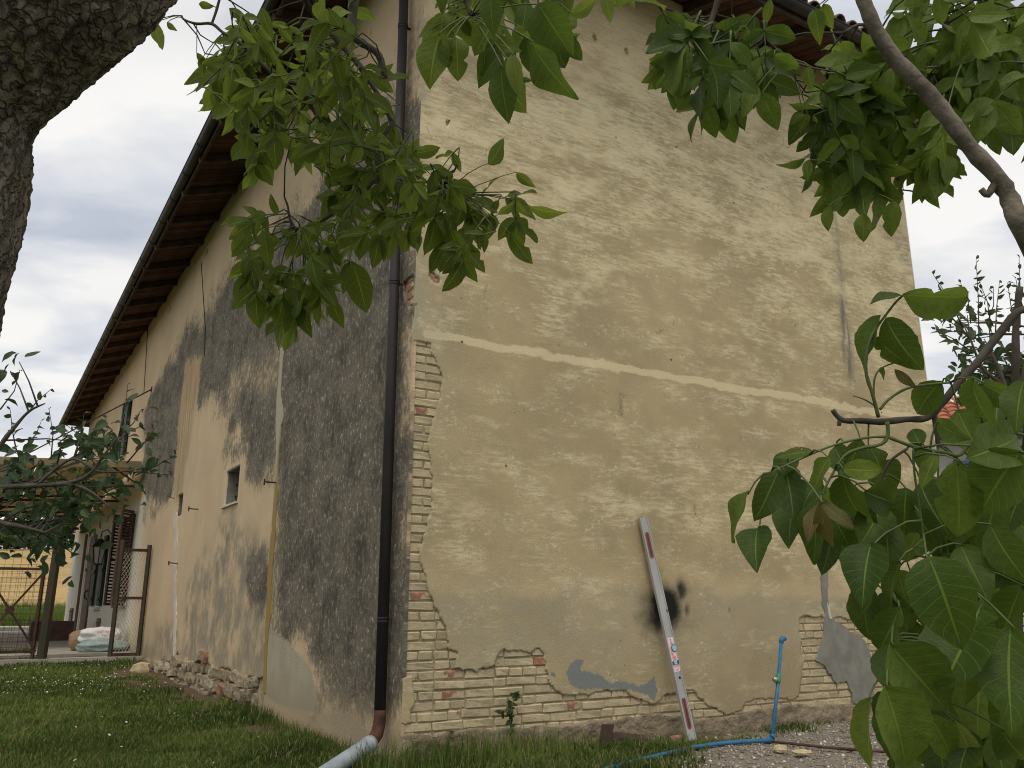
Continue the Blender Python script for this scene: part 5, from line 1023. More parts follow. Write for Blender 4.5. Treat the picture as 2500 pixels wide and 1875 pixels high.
class Tree:
    def __init__(s, root): s.root = root; s.n = 0; s.extra = {}; s.branches = []
    def leaf(s, kind, base, d, nrm, L, parent=None):
        me = LRR.choice(LS[kind]); m = leaf_m(base, d, nrm, L)
        if s.n < 300: link('leaf', me, parent or s.root, m); s.n += 1
        else: s.extra.setdefault(kind, []).append((me, m))
    def finish(s):
        for kind, lst in s.extra.items():
            bm = bmesh.new()
            for me, m in lst:
                t = me.copy(); t.transform(m); bm.from_mesh(t); bpy.data.meshes.remove(t)
            me = bpy.data.meshes.new('leaves'); bm.to_mesh(me); bm.free(); me.materials.append(LS[kind][0].materials[0]); me.polygons.foreach_set('use_smooth', [True] * len(me.polygons)); tag(link('leaves', me, s.root), kind='stuff')
    def branch(s, px, depth, rad, mat='twig', name='branch', n=8, knots=True, world=None):
        pts = world or [at(p[0], p[1], (p[2] if len(p) > 2 else depth)) for p in px]; fine = []; rr = []
        m = len(pts)
        for i in range(m - 1):
            p0, p1, p2, p3 = pts[max(i - 1, 0)], pts[i], pts[i + 1], pts[min(i + 2, m - 1)]
            for k in range(4):
                t = k / 4; q = 0.5 * ((2 * p1) + (p2 - p0) * t + (2 * p0 - 5 * p1 + 4 * p2 - p3) * t * t + (3 * p1 - p0 - 3 * p2 + p3) * t ** 3); fine.append(q); rr.append(rad[0] + (rad[1] - rad[0]) * (i + t) / (m - 1))
        fine.append(pts[-1]); rr.append(rad[1])
        if knots: rr = [r * (1 + LRR.uniform(-0.10, 0.14)) for r in rr]
        mb = MB(); mb.tube(fine, rr, n); o = mb.build(name, M[mat], s.root, True); s.branches += fine; return o
    def near(s, p):
        return min(s.branches, key=lambda q: (q - p).length) if s.branches else None
    def compound(s, b, t, npair, L, kind, sag=0.15, term=1.15, droop=0.7, face=0.6):
        b, t = Vector(b), Vector(t); ln = (t - b).length; mid = (b + t) / 2 + Z * sag * ln * 0.5
        P = lambda u: b * (1 - u) ** 2 + mid * 2 * u * (1 - u) + t * u * u; D = lambda u: ((mid - b) * 2 * (1 - u) + (t - mid) * 2 * u).normalized()
        mb = MB(); mb.tube([P(k / 6) for k in range(7)], [0.0022 * (1.3 - 0.7 * k / 6) * (L / 0.1) ** 0.5 for k in range(7)], 5); st = mb.build('leaf_stalk', M['stalk'], s.root, True)
        view = (Vector((0, 0, CAMZ)) - (b + t) / 2).normalized()
        for i in range(npair):
            u = 0.32 + 0.62 * (i / max(1, npair - 1) if npair > 1 else 0.5); d0 = D(u); side = d0.cross(view); side = side.normalized() if side.length > 0.1 else Vector((1, 0, 0))
            for sg_ in (-1, 1):
                if LRR.random() < 0.06: continue
                d = d0 * LRR.uniform(0.25, 0.8) + side * sg_ * LRR.uniform(0.5, 1.0) - Z * LRR.uniform(0.2, 1.0) * droop + Vector((LRR.gauss(0, .18), LRR.gauss(0, .18), LRR.gauss(0, .15)))
                nrm = view * face + Z * 0.35 + Vector((LRR.gauss(0, .5), LRR.gauss(0, .5), LRR.gauss(0, .4)))
                s.leaf(kind, P(u), d, nrm, L * (0.62 + 0.38 * u) * LRR.uniform(0.82, 1.12), st)
        s.leaf(kind, P(1.0), D(1.0) - Z * 0.5 * droop, view * face + Z * 0.3 + Vector((LRR.gauss(0, .4), LRR.gauss(0, .4), LRR.gauss(0, .3))), L * term, st)
        return st
    def fill(s, poly, dep, count, Lm, stalk, kind, ang=(90, 55), npair=2, seed=1, gapf=0.0, gaps=(), twig=0.0022, droop=0.7, max_twig=0.28):
        rr = random.Random(seed); xs = [p[0] for p in poly]; ys = [p[1] for p in poly]; done = 0; tries = 0; tw = MB()
        while done < count and tries < count * 60:
            tries += 1; x, y = rr.uniform(min(xs), max(xs)), rr.uniform(min(ys), max(ys))
            if not inpoly(x, y, poly) or any(inpoly(x, y, g) for g in gaps): continue
            dp = rr.uniform(*dep); a = R2(rr.gauss(*ang)); Ls = rr.uniform(*stalk); px_len = Ls * F_PX / dp
            x2, y2 = x + math.cos(a) * px_len, y + math.sin(a) * px_len * 0.9
            lpx = Lm * F_PX / dp * 0.75
            if not inpoly(x2, y2 + lpx * 0.55, poly) or any(inpoly(x2, y2, g) for g in gaps): continue
            b = at(x, y, dp); t = at(x2, y2, dp + rr.uniform(-0.5, 0.5) * Ls); s.compound(b, t, npair if rr.random() < 0.7 else npair + 1, Lm * rr.uniform(0.8, 1.2), kind, 0.25, droop=droop)
            nb_ = s.near(b)
            if nb_ is not None and 0.02 < (nb_ - b).length < max_twig: m_ = (nb_ + b) / 2 + Vector((rr.uniform(-1, 1), rr.uniform(-1, 1), rr.uniform(0, 1))) * 0.02; tw.tube([nb_, nb_.lerp(m_, 0.5) * 0.75 + nb_.lerp(b, 0.25) * 0.25, m_.lerp(nb_.lerp(b, 0.5), 0.3), b.lerp(m_, 0.5) * 0.75 + nb_.lerp(b, 0.75) * 0.25, b], [twig * 1.2, twig * 1.1, twig, twig * 0.9, twig * 0.8], 5)
            done += 1
        if tw.v: tag(tw.build('twigs', M['twig'], s.root, True), kind='stuff')

# ------------------------------------------------ the old walnut at the left: trunk, limb, hanging boughs
wt_ = thing('walnut_tree', Vector((at(-330, 1100, 1.55).x - 0.1, at(-330, 1100, 1.55).y, -0.2)), 'old walnut with furrowed trunk at the left edge and boughs hanging before the house', 'tree')
TW = Tree(wt_)
def remeshed(tubes, name, mat, parent, vox, disp):
    mb = MB()
    for pts, rad in tubes:
        fine = []; rr = []; m = len(pts)
        for i in range(m - 1):
            p0, p1, p2, p3 = pts[max(i - 1, 0)], pts[i], pts[i + 1], pts[min(i + 2, m - 1)]
            for k in range(6):
                t = k / 6; fine.append(0.5 * ((2 * p1) + (p2 - p0) * t + (2 * p0 - 5 * p1 + 4 * p2 - p3) * t * t + (3 * p1 - p0 - 3 * p2 + p3) * t ** 3)); rr.append(rad[i] + (rad[i + 1] - rad[i]) * t)
        fine.append(pts[-1]); rr.append(rad[-1]); mb.tube(fine, rr, 24)
    me = mb.mesh(name, mat); tmp = bpy.data.objects.new('tmp', me); COL.objects.link(tmp)
    md = tmp.modifiers.new('r', 'REMESH'); md.mode = 'VOXEL'; md.voxel_size = vox
    sm = tmp.modifiers.new('s', 'SMOOTH'); sm.iterations = 14; sm.factor = 0.6
    dg = bpy.context.evaluated_depsgraph_get(); out = bpy.data.meshes.new_from_object(tmp.evaluated_get(dg)); bpy.data.objects.remove(tmp)
    out.name = name; n = len(out.vertices); co = np.empty(n * 3, np.float32); out.vertices.foreach_get('co', co); co = co.reshape(-1, 3); no = np.empty(n * 3, np.float32); out.vertices.foreach_get('normal', no); no = no.reshape(-1, 3)
    ax_p = []; ax_d = []
    for pts, rad in tubes:
        for a_, b_ in zip(pts, pts[1:]):
            for k in range(5): ax_p.append(a_.lerp(b_, k / 5)); ax_d.append((b_ - a_).normalized())
    ax_p = np.array(ax_p); ax_d = np.array(ax_d); best = np.full(n, 1e9); dirs = np.zeros((n, 3))
    for p_, q_ in zip(ax_p, ax_d):
        dd = ((co - p_) ** 2).sum(1); m_ = dd < best; best[m_] = dd[m_]; dirs[m_] = q_
    al = (co * dirs).sum(1)[:, None] * dirs; qq = (co - al) * 26 + al * 7; d = np.zeros(n)
    for i in range(n):
        p = Vector(co[i]); q = Vector(qq[i]) + mnoise.noise_vector(p * 14) * 0.8; r1 = 1 - min(1.0, abs(mnoise.noise(q)) * 2.6)
        d[i] = -0.9 * r1 * r1 - 0.35 * (1 - min(1.0, abs(mnoise.noise(q * 2.3)) * 3)) + 0.5 * mnoise.noise(p * 90) + 0.7 * mnoise.noise(p * 6)
    co += no * (d * disp)[:, None]; out.vertices.foreach_set('co', co.ravel()); out.polygons.foreach_set('use_smooth', [True] * len(out.polygons)); out.materials.clear(); out.materials.append(mat); out.update()
    return link(name, out, parent)
D1 = 1.55; R1 = 0.20
g0 = at(-330, 1100, D1); base = Vector((g0.x - 0.12, g0.y, -0.3))
trunk_pts = [base - Vector((0.2, 0, 0)), Vector((g0.x - 0.22, g0.y, 0.3)), at(-375, 960, D1), at(-282, 640, D1), at(-222, 380, D1), at(-235, 120, D1), at(-330, -260, D1)]
limb_pts = [at(-215, 330, D1), at(-110, 165, D1), at(20, 52, D1), at(190, -70, D1), at(390, -230, D1 + 0.1), at(700, -480, D1 + 0.5), at(1000, -560, D1 + 1.0), at(1400, -560, D1 + 1.4)]
remeshed([(trunk_pts, [0.27, 0.24, 0.215, 0.205, 0.203, 0.19, 0.15]), (limb_pts, [0.175, 0.168, 0.165, 0.155, 0.13, 0.10, 0.075, 0.05])], 'trunk', M['bark'], wt_, 0.0075, 0.008)
TW.branches = []
# boughs of the hanging mass
TW.branch([(700, -480, 2.05), (735, -160, 2.45), (746, 0, 2.65), (787, 36), (787, 80), (768, 140), (748, 168)], 2.7, (0.018, 0.008))
TW.branch([(735, -160, 2.45), (768, 27), (820, 90), (870, 150), (896, 188), (925, 235), (960, 300)], 2.7, (0.016, 0.007))
TW.branch([(900, -530, 2.3), (868, -120, 2.55), (863, 0), (861, 81), (895, 112), (925, 135), (940, 190)], 2.6, (0.018, 0.009))
TW.branch([(735, 205), (680, 195), (655, 170), (610, 130), (580, 100), (545, 80), (517, 58), (480, 58), (450, 48), (443, 38)], 2.6, (0.0075, 0.003))
TW.branch([(517, 58), (530, 20), (545, -40)], 2.6, (0.004, 0.0045))
TW.branch([(748, 168), (735, 205), (760, 260), (790, 300), (830, 330)], 2.7, (0.008, 0.006))
TW.branch([(960, 300), (930, 350), (935, 420), (975, 437), (1005, 446), (1065, 440), (1110, 416)], 2.65, (0.007, 0.0045))
TW.branch([(1075, 446), (1105, 446), (1122, 441)], 2.65, (0.005, 0.004))
TW.branch([(1082, 446), (1095, 470), (1110, 476), (1128, 472)], 2.65, (0.004, 0.0035))
TW.branch([(935, 420), (900, 455), (858, 489), (800, 530), (760, 550), (725, 558), (708, 535), (703, 505), (694, 480)], 2.6, (0.007, 0.003))
TW.branch([(896, 188), (890, 260), (860, 330), (830, 400)], 2.75, (0.006, 0.004))
TW.branch([(1050, -560, 2.4), (1100, -250, 1.9), (1125, -60, 1.55), (1150, 40, 1.5)], 1.5, (0.012, 0.004))
TW.branch([(1250, -560, 2.8), (1260, -250, 2.0), (1290, -80, 1.6), (1340, 0, 1.55)], 1.5, (0.012, 0.004))
polyM = [(540, 0), (500, 130), (480, 240), (560, 330), (610, 400), (600, 450), (690, 440), (720, 400), (760, 440), (830, 560), (880, 620), (960, 600), (1010, 590), (1050, 560), (1120, 520), (1080, 470), (1060, 440), (1040, 350), (1010, 280), (960, 240), (950, 160), (890, 40), (940, 0)]
gapM = [[(690, 380), (760, 360), (770, 450), (720, 470)], [(790, 60), (860, 50), (900, 120), (860, 140)], [(880, 0), (990, 0), (985, 110), (940, 120)]]
TW.fill(polyM, (2.35, 3.0), 118, 0.079, (0.10, 0.20), 'A', (95, 60), 2, 4, gaps=gapM)
polyL = [(610, 520), (690, 500), (760, 530), (850, 490), (880, 560), (860, 640), (880, 740), (840, 760), (760, 800), (720, 850), (660, 760), (600, 740), (575, 620)]
TW.fill(polyL, (2.35, 2.75), 27, 0.085, (0.09, 0.18), 'A', (100, 45), 2, 9)
polyR = [(1040, 360), (1130, 350), (1230, 380), (1300, 450), (1330, 560), (1290, 640), (1220, 580), (1160, 590), (1120, 690), (1060, 640), (1040, 560), (1060, 470)]
TW.fill(polyR, (2.4, 2.7), 16, 0.088, (0.08, 0.16), 'A', (70, 50), 2, 14)
Vc = lambda x, y, d: at(x, y, d)
def pl(T, kind, b, t, depth, nz=0.0, tilt=0.0, L=None, dd=0.0, parent=None):       # a single leaf placed from base to tip
    B = at(b[0], b[1], depth); Tq = at(t[0], t[1], depth + dd); d = Tq - B; view = (Vector((0, 0, CAMZ)) - B).normalized(); side = d.cross(view).normalized()
    nb_ = T.near(B)
    if parent is None and nb_ is not None and 0.015 < (nb_ - B).length < 0.32:
        mb = MB(); m_ = (nb_ + B) / 2 + Z * 0.012; mb.tube([nb_, nb_.lerp(m_, 0.6), m_.lerp(B, 0.5), B, B + d * 0.06], [0.0017, 0.0015, 0.0013, 0.0011, 0.0008], 5); parent = mb.build('leaf_stalk', M['stalk'], T.root, True)
    T.leaf(kind, B, d, view + side * tilt + Z * nz, L or d.length, parent)
for k, b, t, dp, ti in (('L', (378, 52), (392, 115), 2.6, .1), ('L', (372, 60), (335, 86), 2.6, .9), ('A', (408, 55), (427, 77), 2.6, .5), ('A', (485, 10), (520, 18), 2.6, .3), ('A', (560, 20), (612, 75), 2.5, .2), ('A', (640, 20), (660, 90), 2.5, .1), ('A', (600, 70), (640, 110), 2.5, .5),
                        ('A', (480, 130), (505, 160), 2.6, .5), ('A', (500, 150), (555, 180), 2.6, .4), ('A', (495, 140), (490, 185), 2.6, .2), ('L', (520, 195), (548, 255), 2.6, .1), ('A', (565, 175), (562, 245), 2.55, 0.), ('L', (575, 255), (515, 290), 2.5, .4), ('A', (548, 140), (590, 155), 2.6, .3),
                        ('A', (1290, 500), (1384, 542), 2.55, 1.3), ('A', (1262, 420), (1304, 462), 2.55, .2), ('A', (1190, 400), (1245, 342), 2.55, .5), ('A', (1245, 570), (1302, 645), 2.5, .1), ('A', (1090, 590), (1050, 668), 2.5, .0), ('A', (1100, 600), (1118, 688), 2.5, .3), ('A', (1098, 560), (1140, 655), 2.5, .5),
                        ('L', (716, 800), (690, 858), 2.45, .0), ('A', (735, 740), (700, 830), 2.45, .2), ('A', (735, 745), (752, 830), 2.45, .4), ('A', (815, 730), (825, 805), 2.5, .6), ('A', (860, 640), (890, 765), 2.5, .3), ('A', (600, 570), (566, 620), 2.5, .1), ('A', (640, 560), (655, 650), 2.4, .1), ('A', (780, 540), (735, 610), 2.4, .3), ('A', (625, 670), (605, 735), 2.5, .1)):
    pl(TW, k, b, t, dp, 0, ti)
TW.fill([(960, -160), (1580, -160), (1580, 40), (1440, 50), (1400, 90), (1330, 70), (1180, 60), (1040, 110), (1010, 60)], (1.55, 2.0), 12, 0.085, (0.06, 0.12), 'NA', (90, 40), 2, 61)
# the near sprays hanging at the top
sp1 = TW.compound(at(1150, 20, 1.5), at(1225, 150, 1.45), 1, 0.09, 'NA')
for k, b, t, dp, ti in (('NA', (1120, 30), (1060, 70), 1.5, .9), ('NA', (1080, 30), (1070, 108), 1.5, .2), ('NA', (1095, 10), (1110, 52), 1.5, .8), ('NA', (1112, 30), (1150, 100), 1.5, .4), ('NA', (1045, 75), (1028, 170), 1.5, 1.4), ('NA', (1075, 80), (1045, 215), 1.45, .3), ('NA', (1090, 90), (1085, 165), 1.45, .1), ('NA', (1110, 90), (1118, 195), 1.45, .1), ('NA', (1125, 50), (1165, 95), 1.5, .4),
                        ('N', (1200, -30), (1205, 83), 1.35, .0), ('NA', (1255, -20), (1270, 10), 1.4, .4), ('N', (1310, 10), (1385, 140), 1.4, .25), ('N', (1300, 100), (1382, 258), 1.35, .9), ('NA', (1230, 30), (1150, 125), 1.45, .5), ('N', (1225, 160), (1240, 297), 1.35, .05), ('L', (1252, 130), (1262, 235), 1.32, .3), ('N', (1225, 130), (1160, 205), 1.45, .4), ('N', (1340, 100), (1422, 90), 1.45, .5), ('N', (1370, 80), (1415, 150), 1.45, .2), ('N', (1330, 60), (1378, 165), 1.45, .1), ('N', (1280, 90), (1300, 185), 1.5, .6), ('NA', (1260, 60), (1285, 130), 1.5, .2), ('N', (1220, 60), (1180, 130), 1.55, .2), ('N', (1270, 190), (1298, 200), 1.4, .3), ('NA', (1120, 0), (1165, -20), 1.5, .3), ('N', (1290, 0), (1260, 95), 1.55, .5), ('N', (1240, 100), (1245, 190), 1.5, 1.0), ('NA', (1390, 30), (1470, 10), 1.5, .5), ('L', (1480, -20), (1490, 50), 1.4, .0), ('L', (1512, -20), (1510, 22), 1.4, .5), ('L', (1535, -25), (1545, 20), 1.4, .3)):
    pl(TW, k, b, t, dp, 0, ti)
TW.finish()

# ------------------------------------------------ the young walnut at the right
rt_base = Vector((1.9, 1.35, -0.2))
rt = thing('walnut_tree', rt_base, 'young walnut tree at the right edge with one bare grey branch crossing the sky', 'tree')
TR = Tree(rt)
TR.branch(None, 0, (0.055, 0.034), 'branch', 'trunk', 12, world=[rt_base + Z * -0.1, Vector((1.82, 1.4, 0.4)), Vector((1.68, 1.55, 0.95)), at(2700, 1000, 1.9), at(2600, 760, 2.0)])
TR.branch([(2600, 760, 1.95), (2500, 572), (2466, 488), (2434, 431), (2373, 366), (2312, 285), (2251, 211), (2190, 150), (2141, 77), (2108, 0), (2080, -80), (2050, -180)], 1.72, (0.0185, 0.0135), 'branch', n=14)
TR.branch([(2395, 462), (2412, 475), (2432, 440)], 1.72, (0.006, 0.008), 'branch')
TR.branch([(2190, 150), (2150, 190), (2120, 220), (2090, 260)], 2.05, (0.007, 0.004)); TR.branch([(2170, 110), (2110, 60), (2060, 80)], 2.05, (0.006, 0.003)); TR.branch([(2251, 211), (2300, 120), (2310, 60), (2290, -40)], 2.1, (0.009, 0.008)); TR.branch([(2312, 285), (2290, 180), (2400, 90), (2420, 0)], 2.15, (0.007, 0.007))
TR.branch([(2090, 260), (2110, 330), (2100, 400), (2105, 470)], 2.05, (0.004, 0.003)); TR.branch([(2050, -180, 2.05), (1900, -120, 2.0), (1780, -40), (1740, 40), (1720, 120)], 2.0, (0.012, 0.005)); TR.branch([(1900, -120), (1880, 0), (1870, 90), (1930, 150)], 2.0, (0.006, 0.004)); TR.branch([(2312, 285), (2250, 330), (2210, 400), (2190, 440)], 2.05, (0.006, 0.004)); TR.branch([(2373, 366), (2420, 280), (2460, 200)], 2.1, (0.006, 0.005))
polyT = [(1560, 0), (1600, 60), (1585, 160), (1650, 240), (1700, 260), (1745, 340), (1790, 290), (1870, 270), (1905, 320), (1900, 220), (1880, 130), (1910, 110), (1890, 0)]
TR.fill(polyT, (1.8, 2.2), 24, 0.085, (0.08, 0.16), 'B', (92, 45), 2, 31)
polyV = [(1925, 190), (2080, 150), (2150, 330), (2110, 480), (1990, 500), (1950, 400), (1990, 300)]
TR.fill(polyV, (1.95, 2.3), 16, 0.092, (0.07, 0.13), 'B', (100, 45), 2, 43)
TR.fill([(2270, 40), (2540, 30), (2540, 400), (2450, 330), (2370, 230)], (2.0, 2.5), 26, 0.095, (0.07, 0.14), 'B', (95, 50), 2, 47)
gapT = [[(1890, 0), (2120, 0), (2120, 90), (2080, 75), (2030, 30), (1990, 90), (1910, 60)], [(1900, 150), (1990, 150), (1960, 200), (1900, 200)]]
polyU = [(1960, 100), (2050, 60), (2160, 100), (2230, -60), (2560, -60), (2560, 380), (2500, 350), (2440, 290), (2390, 350), (2340, 420), (2290, 480), (2230, 470), (2190, 560), (2120, 560), (2080, 540), (2020, 560), (1980, 480), (1975, 420), (2010, 330), (2040, 260), (2000, 180)]
TR.fill(polyU, (1.95, 2.5), 96, 0.092, (0.08, 0.17), 'B', (100, 55), 2, 37, gaps=gapT)
for k, b, t, dp, ti in (('A', (1990, 20), (1995, 105), 1.8, .1), ('A', (2010, 10), (2030, 70), 1.8, .2), ('B', (1890, 130), (1950, 170), 1.9, .4), ('A', (1975, 160), (1970, 220), 1.9, .7), ('A', (1960, 275), (1930, 300), 2., .3), ('A', (1972, 278), (1955, 320), 2., .1), ('L', (1985, 282), (1995, 300), 2., .1), ('A', (1880, 0), (1870, 50), 1.9, .2),
                        ('B', (1720, 250), (1745, 338), 1.9, .0), ('B', (1850, 210), (1810, 285), 1.9, .3), ('B', (1862, 225), (1895, 320), 1.9, .1), ('B', (1680, 190), (1650, 262), 1.9, .1), ('B', (1615, 130), (1600, 218), 1.9, .1), ('B', (1975, 390), (1970, 445), 1.95, .0), ('B', (2110, 520), (2105, 590), 1.95, .1), ('B', (2180, 490), (2175, 578), 1.95, .2), ('B', (2025, 500), (2020, 565), 1.95, .3), ('B', (2420, 310), (2440, 380), 2.0, .1), ('B', (2460, 290), (2480, 355), 2.0, .1), ('B', (2300, 370), (2310, 435), 2.0, .2), ('B', (2330, 390), (2355, 436), 2.0, .3)):
    pl(TR, k, b, t, dp, 0, ti)
TR.finish()

# ------------------------------------------------ near shoot with large leaves, lower right
ns_base = Vector((0.95, 0.95, -0.2))
ns_ = thing('walnut_sapling', ns_base, 'walnut sucker with very large near leaves filling the lower right corner', 'sapling')
TS = Tree(ns_)
TS.branch(None, 0, (0.022, 0.012), 'twig', 'trunk', 10, world=[ns_base + Z * -0.1, Vector((0.96, 1.0, 0.25)), at(2620, 1550, 1.25), at(2620, 1100, 1.3), at(2560, 820, 1.3)])
TS.branch([(2560, 820), (2500, 755), (2440, 815), (2390, 880), (2340, 935), (2300, 985), (2264, 1020), (2210, 1024), (2148, 1030), (2100, 1027), (2062, 1027), (2044, 1016), (2033, 1001)], 1.25, (0.0065, 0.0036))
TS.branch([(2279, 1008), (2286, 1050), (2290, 1085)], 1.25, (0.0042, 0.0033)); TS.branch([(2050, 1024), (2048, 1040)], 1.25, (0.0031, 0.0028))
TS.branch([(2490, 700, 1.5), (2480, 800, 1.5), (2478, 940, 1.5), (2450, 1150, 1.5), (2400, 1290, 1.5), (2366, 1380, 1.5), (2420, 1700, 1.4)], 1.5, (0.0057, 0.0077))
TS.branch([(2145, 1019), (2130, 962), (2116, 918), (2114, 880), (2123, 835), (2140, 800), (2159, 774), (2185, 740), (2204, 722)], 1.2, (0.0029, 0.0014), 'stalk'); TS.branch([(2133, 965), (2135, 925), (2150, 900), (2185, 885)], 1.2, (0.0016, 0.0010), 'stalk'); TS.branch([(2135, 990), (2110, 975), (2082, 966)], 1.2, (0.0013, 0.0008), 'stalk')
TS.branch([(2148, 1000), (2170, 975), (2210, 950), (2257, 940), (2320, 934)], 1.2, (0.0021, 0.0017), 'stalk'); TS.branch([(2166, 1030), (2167, 1063), (2150, 1085), (2100, 1095), (2060, 1115), (2020, 1180), (2003, 1225)], 1.15, (0.0031, 0.0014), 'stalk')
TS.branch([(2167, 1066), (2120, 1068), (2060, 1080), (2000, 1100), (1900, 1145), (1880, 1155)], 1.15, (0.0021, 0.0011), 'stalk'); TS.branch([(2167, 1066), (2230, 1090), (2308, 1106), (2345, 1110), (2380, 1070), (2430, 1050), (2500, 1062)], 1.15, (0.0026, 0.0022), 'stalk'); TS.branch([(2215, 1095), (2170, 1130), (2145, 1190)], 1.2, (0.0021, 0.0017), 'twig')
TS.branch([(2230, 1095), (2232, 1150), (2245, 1240), (2262, 1360)], 1.1, (0.0018, 0.0012), 'stalk'); TS.branch([(2192, 1480), (2180, 1560), (2165, 1668)], 1.1, (0.0016, 0.0011), 'stalk')
SPRAY = [('N', (2203, 723), (2376, 739), 1.2, 1.1), ('N', (2203, 723), (2123, 727), 1.2, 1.0), ('N', (2152, 770), (2083, 897), 1.2, .9), ('N', (2166, 774), (2228, 905), 1.2, .4), ('NA', (2138, 821), (2221, 904), 1.2, .6), ('Y', (2185, 900), (2232, 948), 1.2, .3), ('N', (2160, 895), (2150, 930), 1.2, .2),
      ('N', (2300, 932), (2225, 1020), 1.2, .2), ('N', (2300, 935), (2270, 1000), 1.22, .6), ('N', (2376, 922), (2394, 1052), 1.1, .0), ('N', (2394, 936), (2494, 1001), 1.15, .3), ('N', (2505, 925), (2470, 1055), 1.1, .2), ('N', (2290, 1030), (2352, 1075), 1.15, .6), ('N', (2250, 1090), (2225, 1035), 1.2, .3),
      ('N', (2500, 1105), (2366, 1262), 1.0, -.1), ('N', (2340, 1125), (2330, 1330), 1.05, .1), ('N', (2480, 1065), (2380, 1110), 1.05, .3), ('N', (2262, 1358), (2342, 1580), 0.98, .0), ('N', (2165, 1669), (2250, 1905), 0.95, .0), ('N', (2177, 1567), (2341, 1758), 1.0, .25), ('N', (2133, 1328), (2090, 1465), 1.05, .35), ('N', (2003, 1215), (1966, 1380), 1.1, .1), ('N', (1905, 1150), (1845, 1272), 1.1, .0),
      ('NA', (1985, 1105), (1884, 1108), 1.15, .5), ('NA', (2020, 1115), (1975, 1196), 1.1, .4), ('NA', (2058, 1144), (2152, 1144), 1.12, .4), ('N', (2110, 1195), (2212, 1238), 1.12, .2), ('NA', (2287, 1110), (2240, 1176), 1.1, .6), ('L', (2123, 1700), (2110, 1890), 0.98, .8), ('N', (2262, 1746), (2350, 1870), 1.0, .2), ('N', (2476, 1532), (2462, 1798), 1.0, .1), ('N', (2396, 1463), (2290, 1668), 1.05, .1), ('N', (2197, 1368), (2135, 1495), 1.08, .05), ('NA', (2237, 1299), (2205, 1370), 1.1, .9), ('N', (2195, 1480), (2140, 1592), 1.05, .1), ('N', (2172, 1572), (2160, 1668), 1.05, .2),
      ('Y', (2006, 1224), (1958, 1318), 1.08, .3), ('Y', (2006, 1224), (2016, 1353), 1.05, .2), ('Y', (2006, 1224), (2085, 1286), 1.08, .5), ('N', (1854, 1289), (1834, 1374), 1.12, .2), ('N', (1830, 1200), (1765, 1320), 1.14, .8), ('N', (2040, 1090), (2075, 1160), 1.18, .3), ('N', (2060, 1160), (2090, 1290), 1.15, .2), ('N', (2000, 1180), (1930, 1250), 1.2, .3), ('N', (2030, 1240), (2075, 1345), 1.15, .3), ('N', (2150, 1230), (2100, 1330), 1.2, .2), ('N', (2230, 1240), (2290, 1330), 1.15, .2), ('N', (2030, 1300), (2010, 1395), 1.2, .2), ('N', (2010, 1330), (2008, 1390), 1.2, .7), ('N', (2260, 1090), (2250, 1160), 1.2, .4), ('N', (2130, 1395), (2075, 1500), 1.15, .3),
      ('N', (1950, 1100), (1880, 1170), 1.2, .2), ('N', (2100, 1070), (2050, 1180), 1.22, .2), ('N', (1920, 1130), (1930, 1260), 1.2, .1), ('N', (1985, 1170), (2040, 1290), 1.22, .1), ('N', (2080, 1190), (2120, 1330), 1.22, .1), ('N', (2160, 1250), (2170, 1390), 1.2, .1), ('N', (2060, 1260), (2060, 1380), 1.25, .2), ('N', (2210, 1190), (2190, 1320), 1.2, .2), ('N', (2120, 1090), (2180, 1210), 1.25, .3), ('N', (2120, 1420), (2100, 1560), 1.2, .1), ('N', (2170, 1440), (2190, 1590), 1.2, .1), ('N', (1960, 1200), (1900, 1290), 1.25, .2), ('N', (2250, 1180), (2300, 1290), 1.2, .1), ('N', (2340, 1000), (2400, 1120), 1.2, .2), ('N', (2440, 960), (2440, 1110), 1.2, .1), ('N', (2290, 1170), (2240, 1300), 1.25, .2),
      ('N', (2420, 1280), (2500, 1420), 1.1, .1), ('N', (2440, 1210), (2400, 1350), 1.15, .2), ('N', (2350, 1330), (2420, 1470), 1.12, .1), ('N', (2300, 1420), (2240, 1560), 1.15, .2), ('N', (2500, 1430), (2420, 1560), 1.12, .3), ('N', (2330, 1590), (2400, 1740), 1.1, .1), ('N', (2410, 1600), (2380, 1790), 1.15, .2), ('N', (2500, 1640), (2440, 1850), 1.05, .2), ('N', (2290, 1660), (2230, 1800), 1.1, .2), ('L', (2330, 1760), (2400, 1880), 1.02, .5), ('N', (2450, 1780), (2510, 1890), 1.0, .1), ('N', (2380, 1790), (2330, 1900), 1.02, .2), ('N', (2180, 1690), (2120, 1800), 1.05, .3), ('N', (2500, 1200), (2440, 1300), 1.2, .4), ('N', (2480, 1330), (2520, 1500), 1.2, .2), ('N', (2260, 1560), (2200, 1690), 1.12, .1), ('N', (2350, 1470), (2340, 1620), 1.18, .3), ('N', (2450, 1500), (2400, 1640), 1.2, .2), ('N', (2300, 1240), (2380, 1330), 1.2, .2), ('N', (2190, 1390), (2230, 1500), 1.2, .2)]
sfr = random.Random(91); polyS = [(2215, 1180), (2330, 1060), (2500, 1060), (2500, 1880), (2130, 1880), (2150, 1700), (2180, 1560), (2140, 1500), (2160, 1380)]
while len(SPRAY) < 146:
    x, y = sfr.uniform(2120, 2520), sfr.uniform(1060, 1880)
    if not inpoly(x, y, polyS): continue
    a_ = R2(sfr.gauss(95, 40)); l_ = sfr.uniform(120, 200); q_ = (x + math.cos(a_) * l_, y + math.sin(a_) * l_)
    if inpoly(min(q_[0], 2499), min(q_[1], 1879), polyS): SPRAY.append(('N', (x, y), q_, sfr.uniform(1.2, 1.5), sfr.uniform(-.3, .5)))
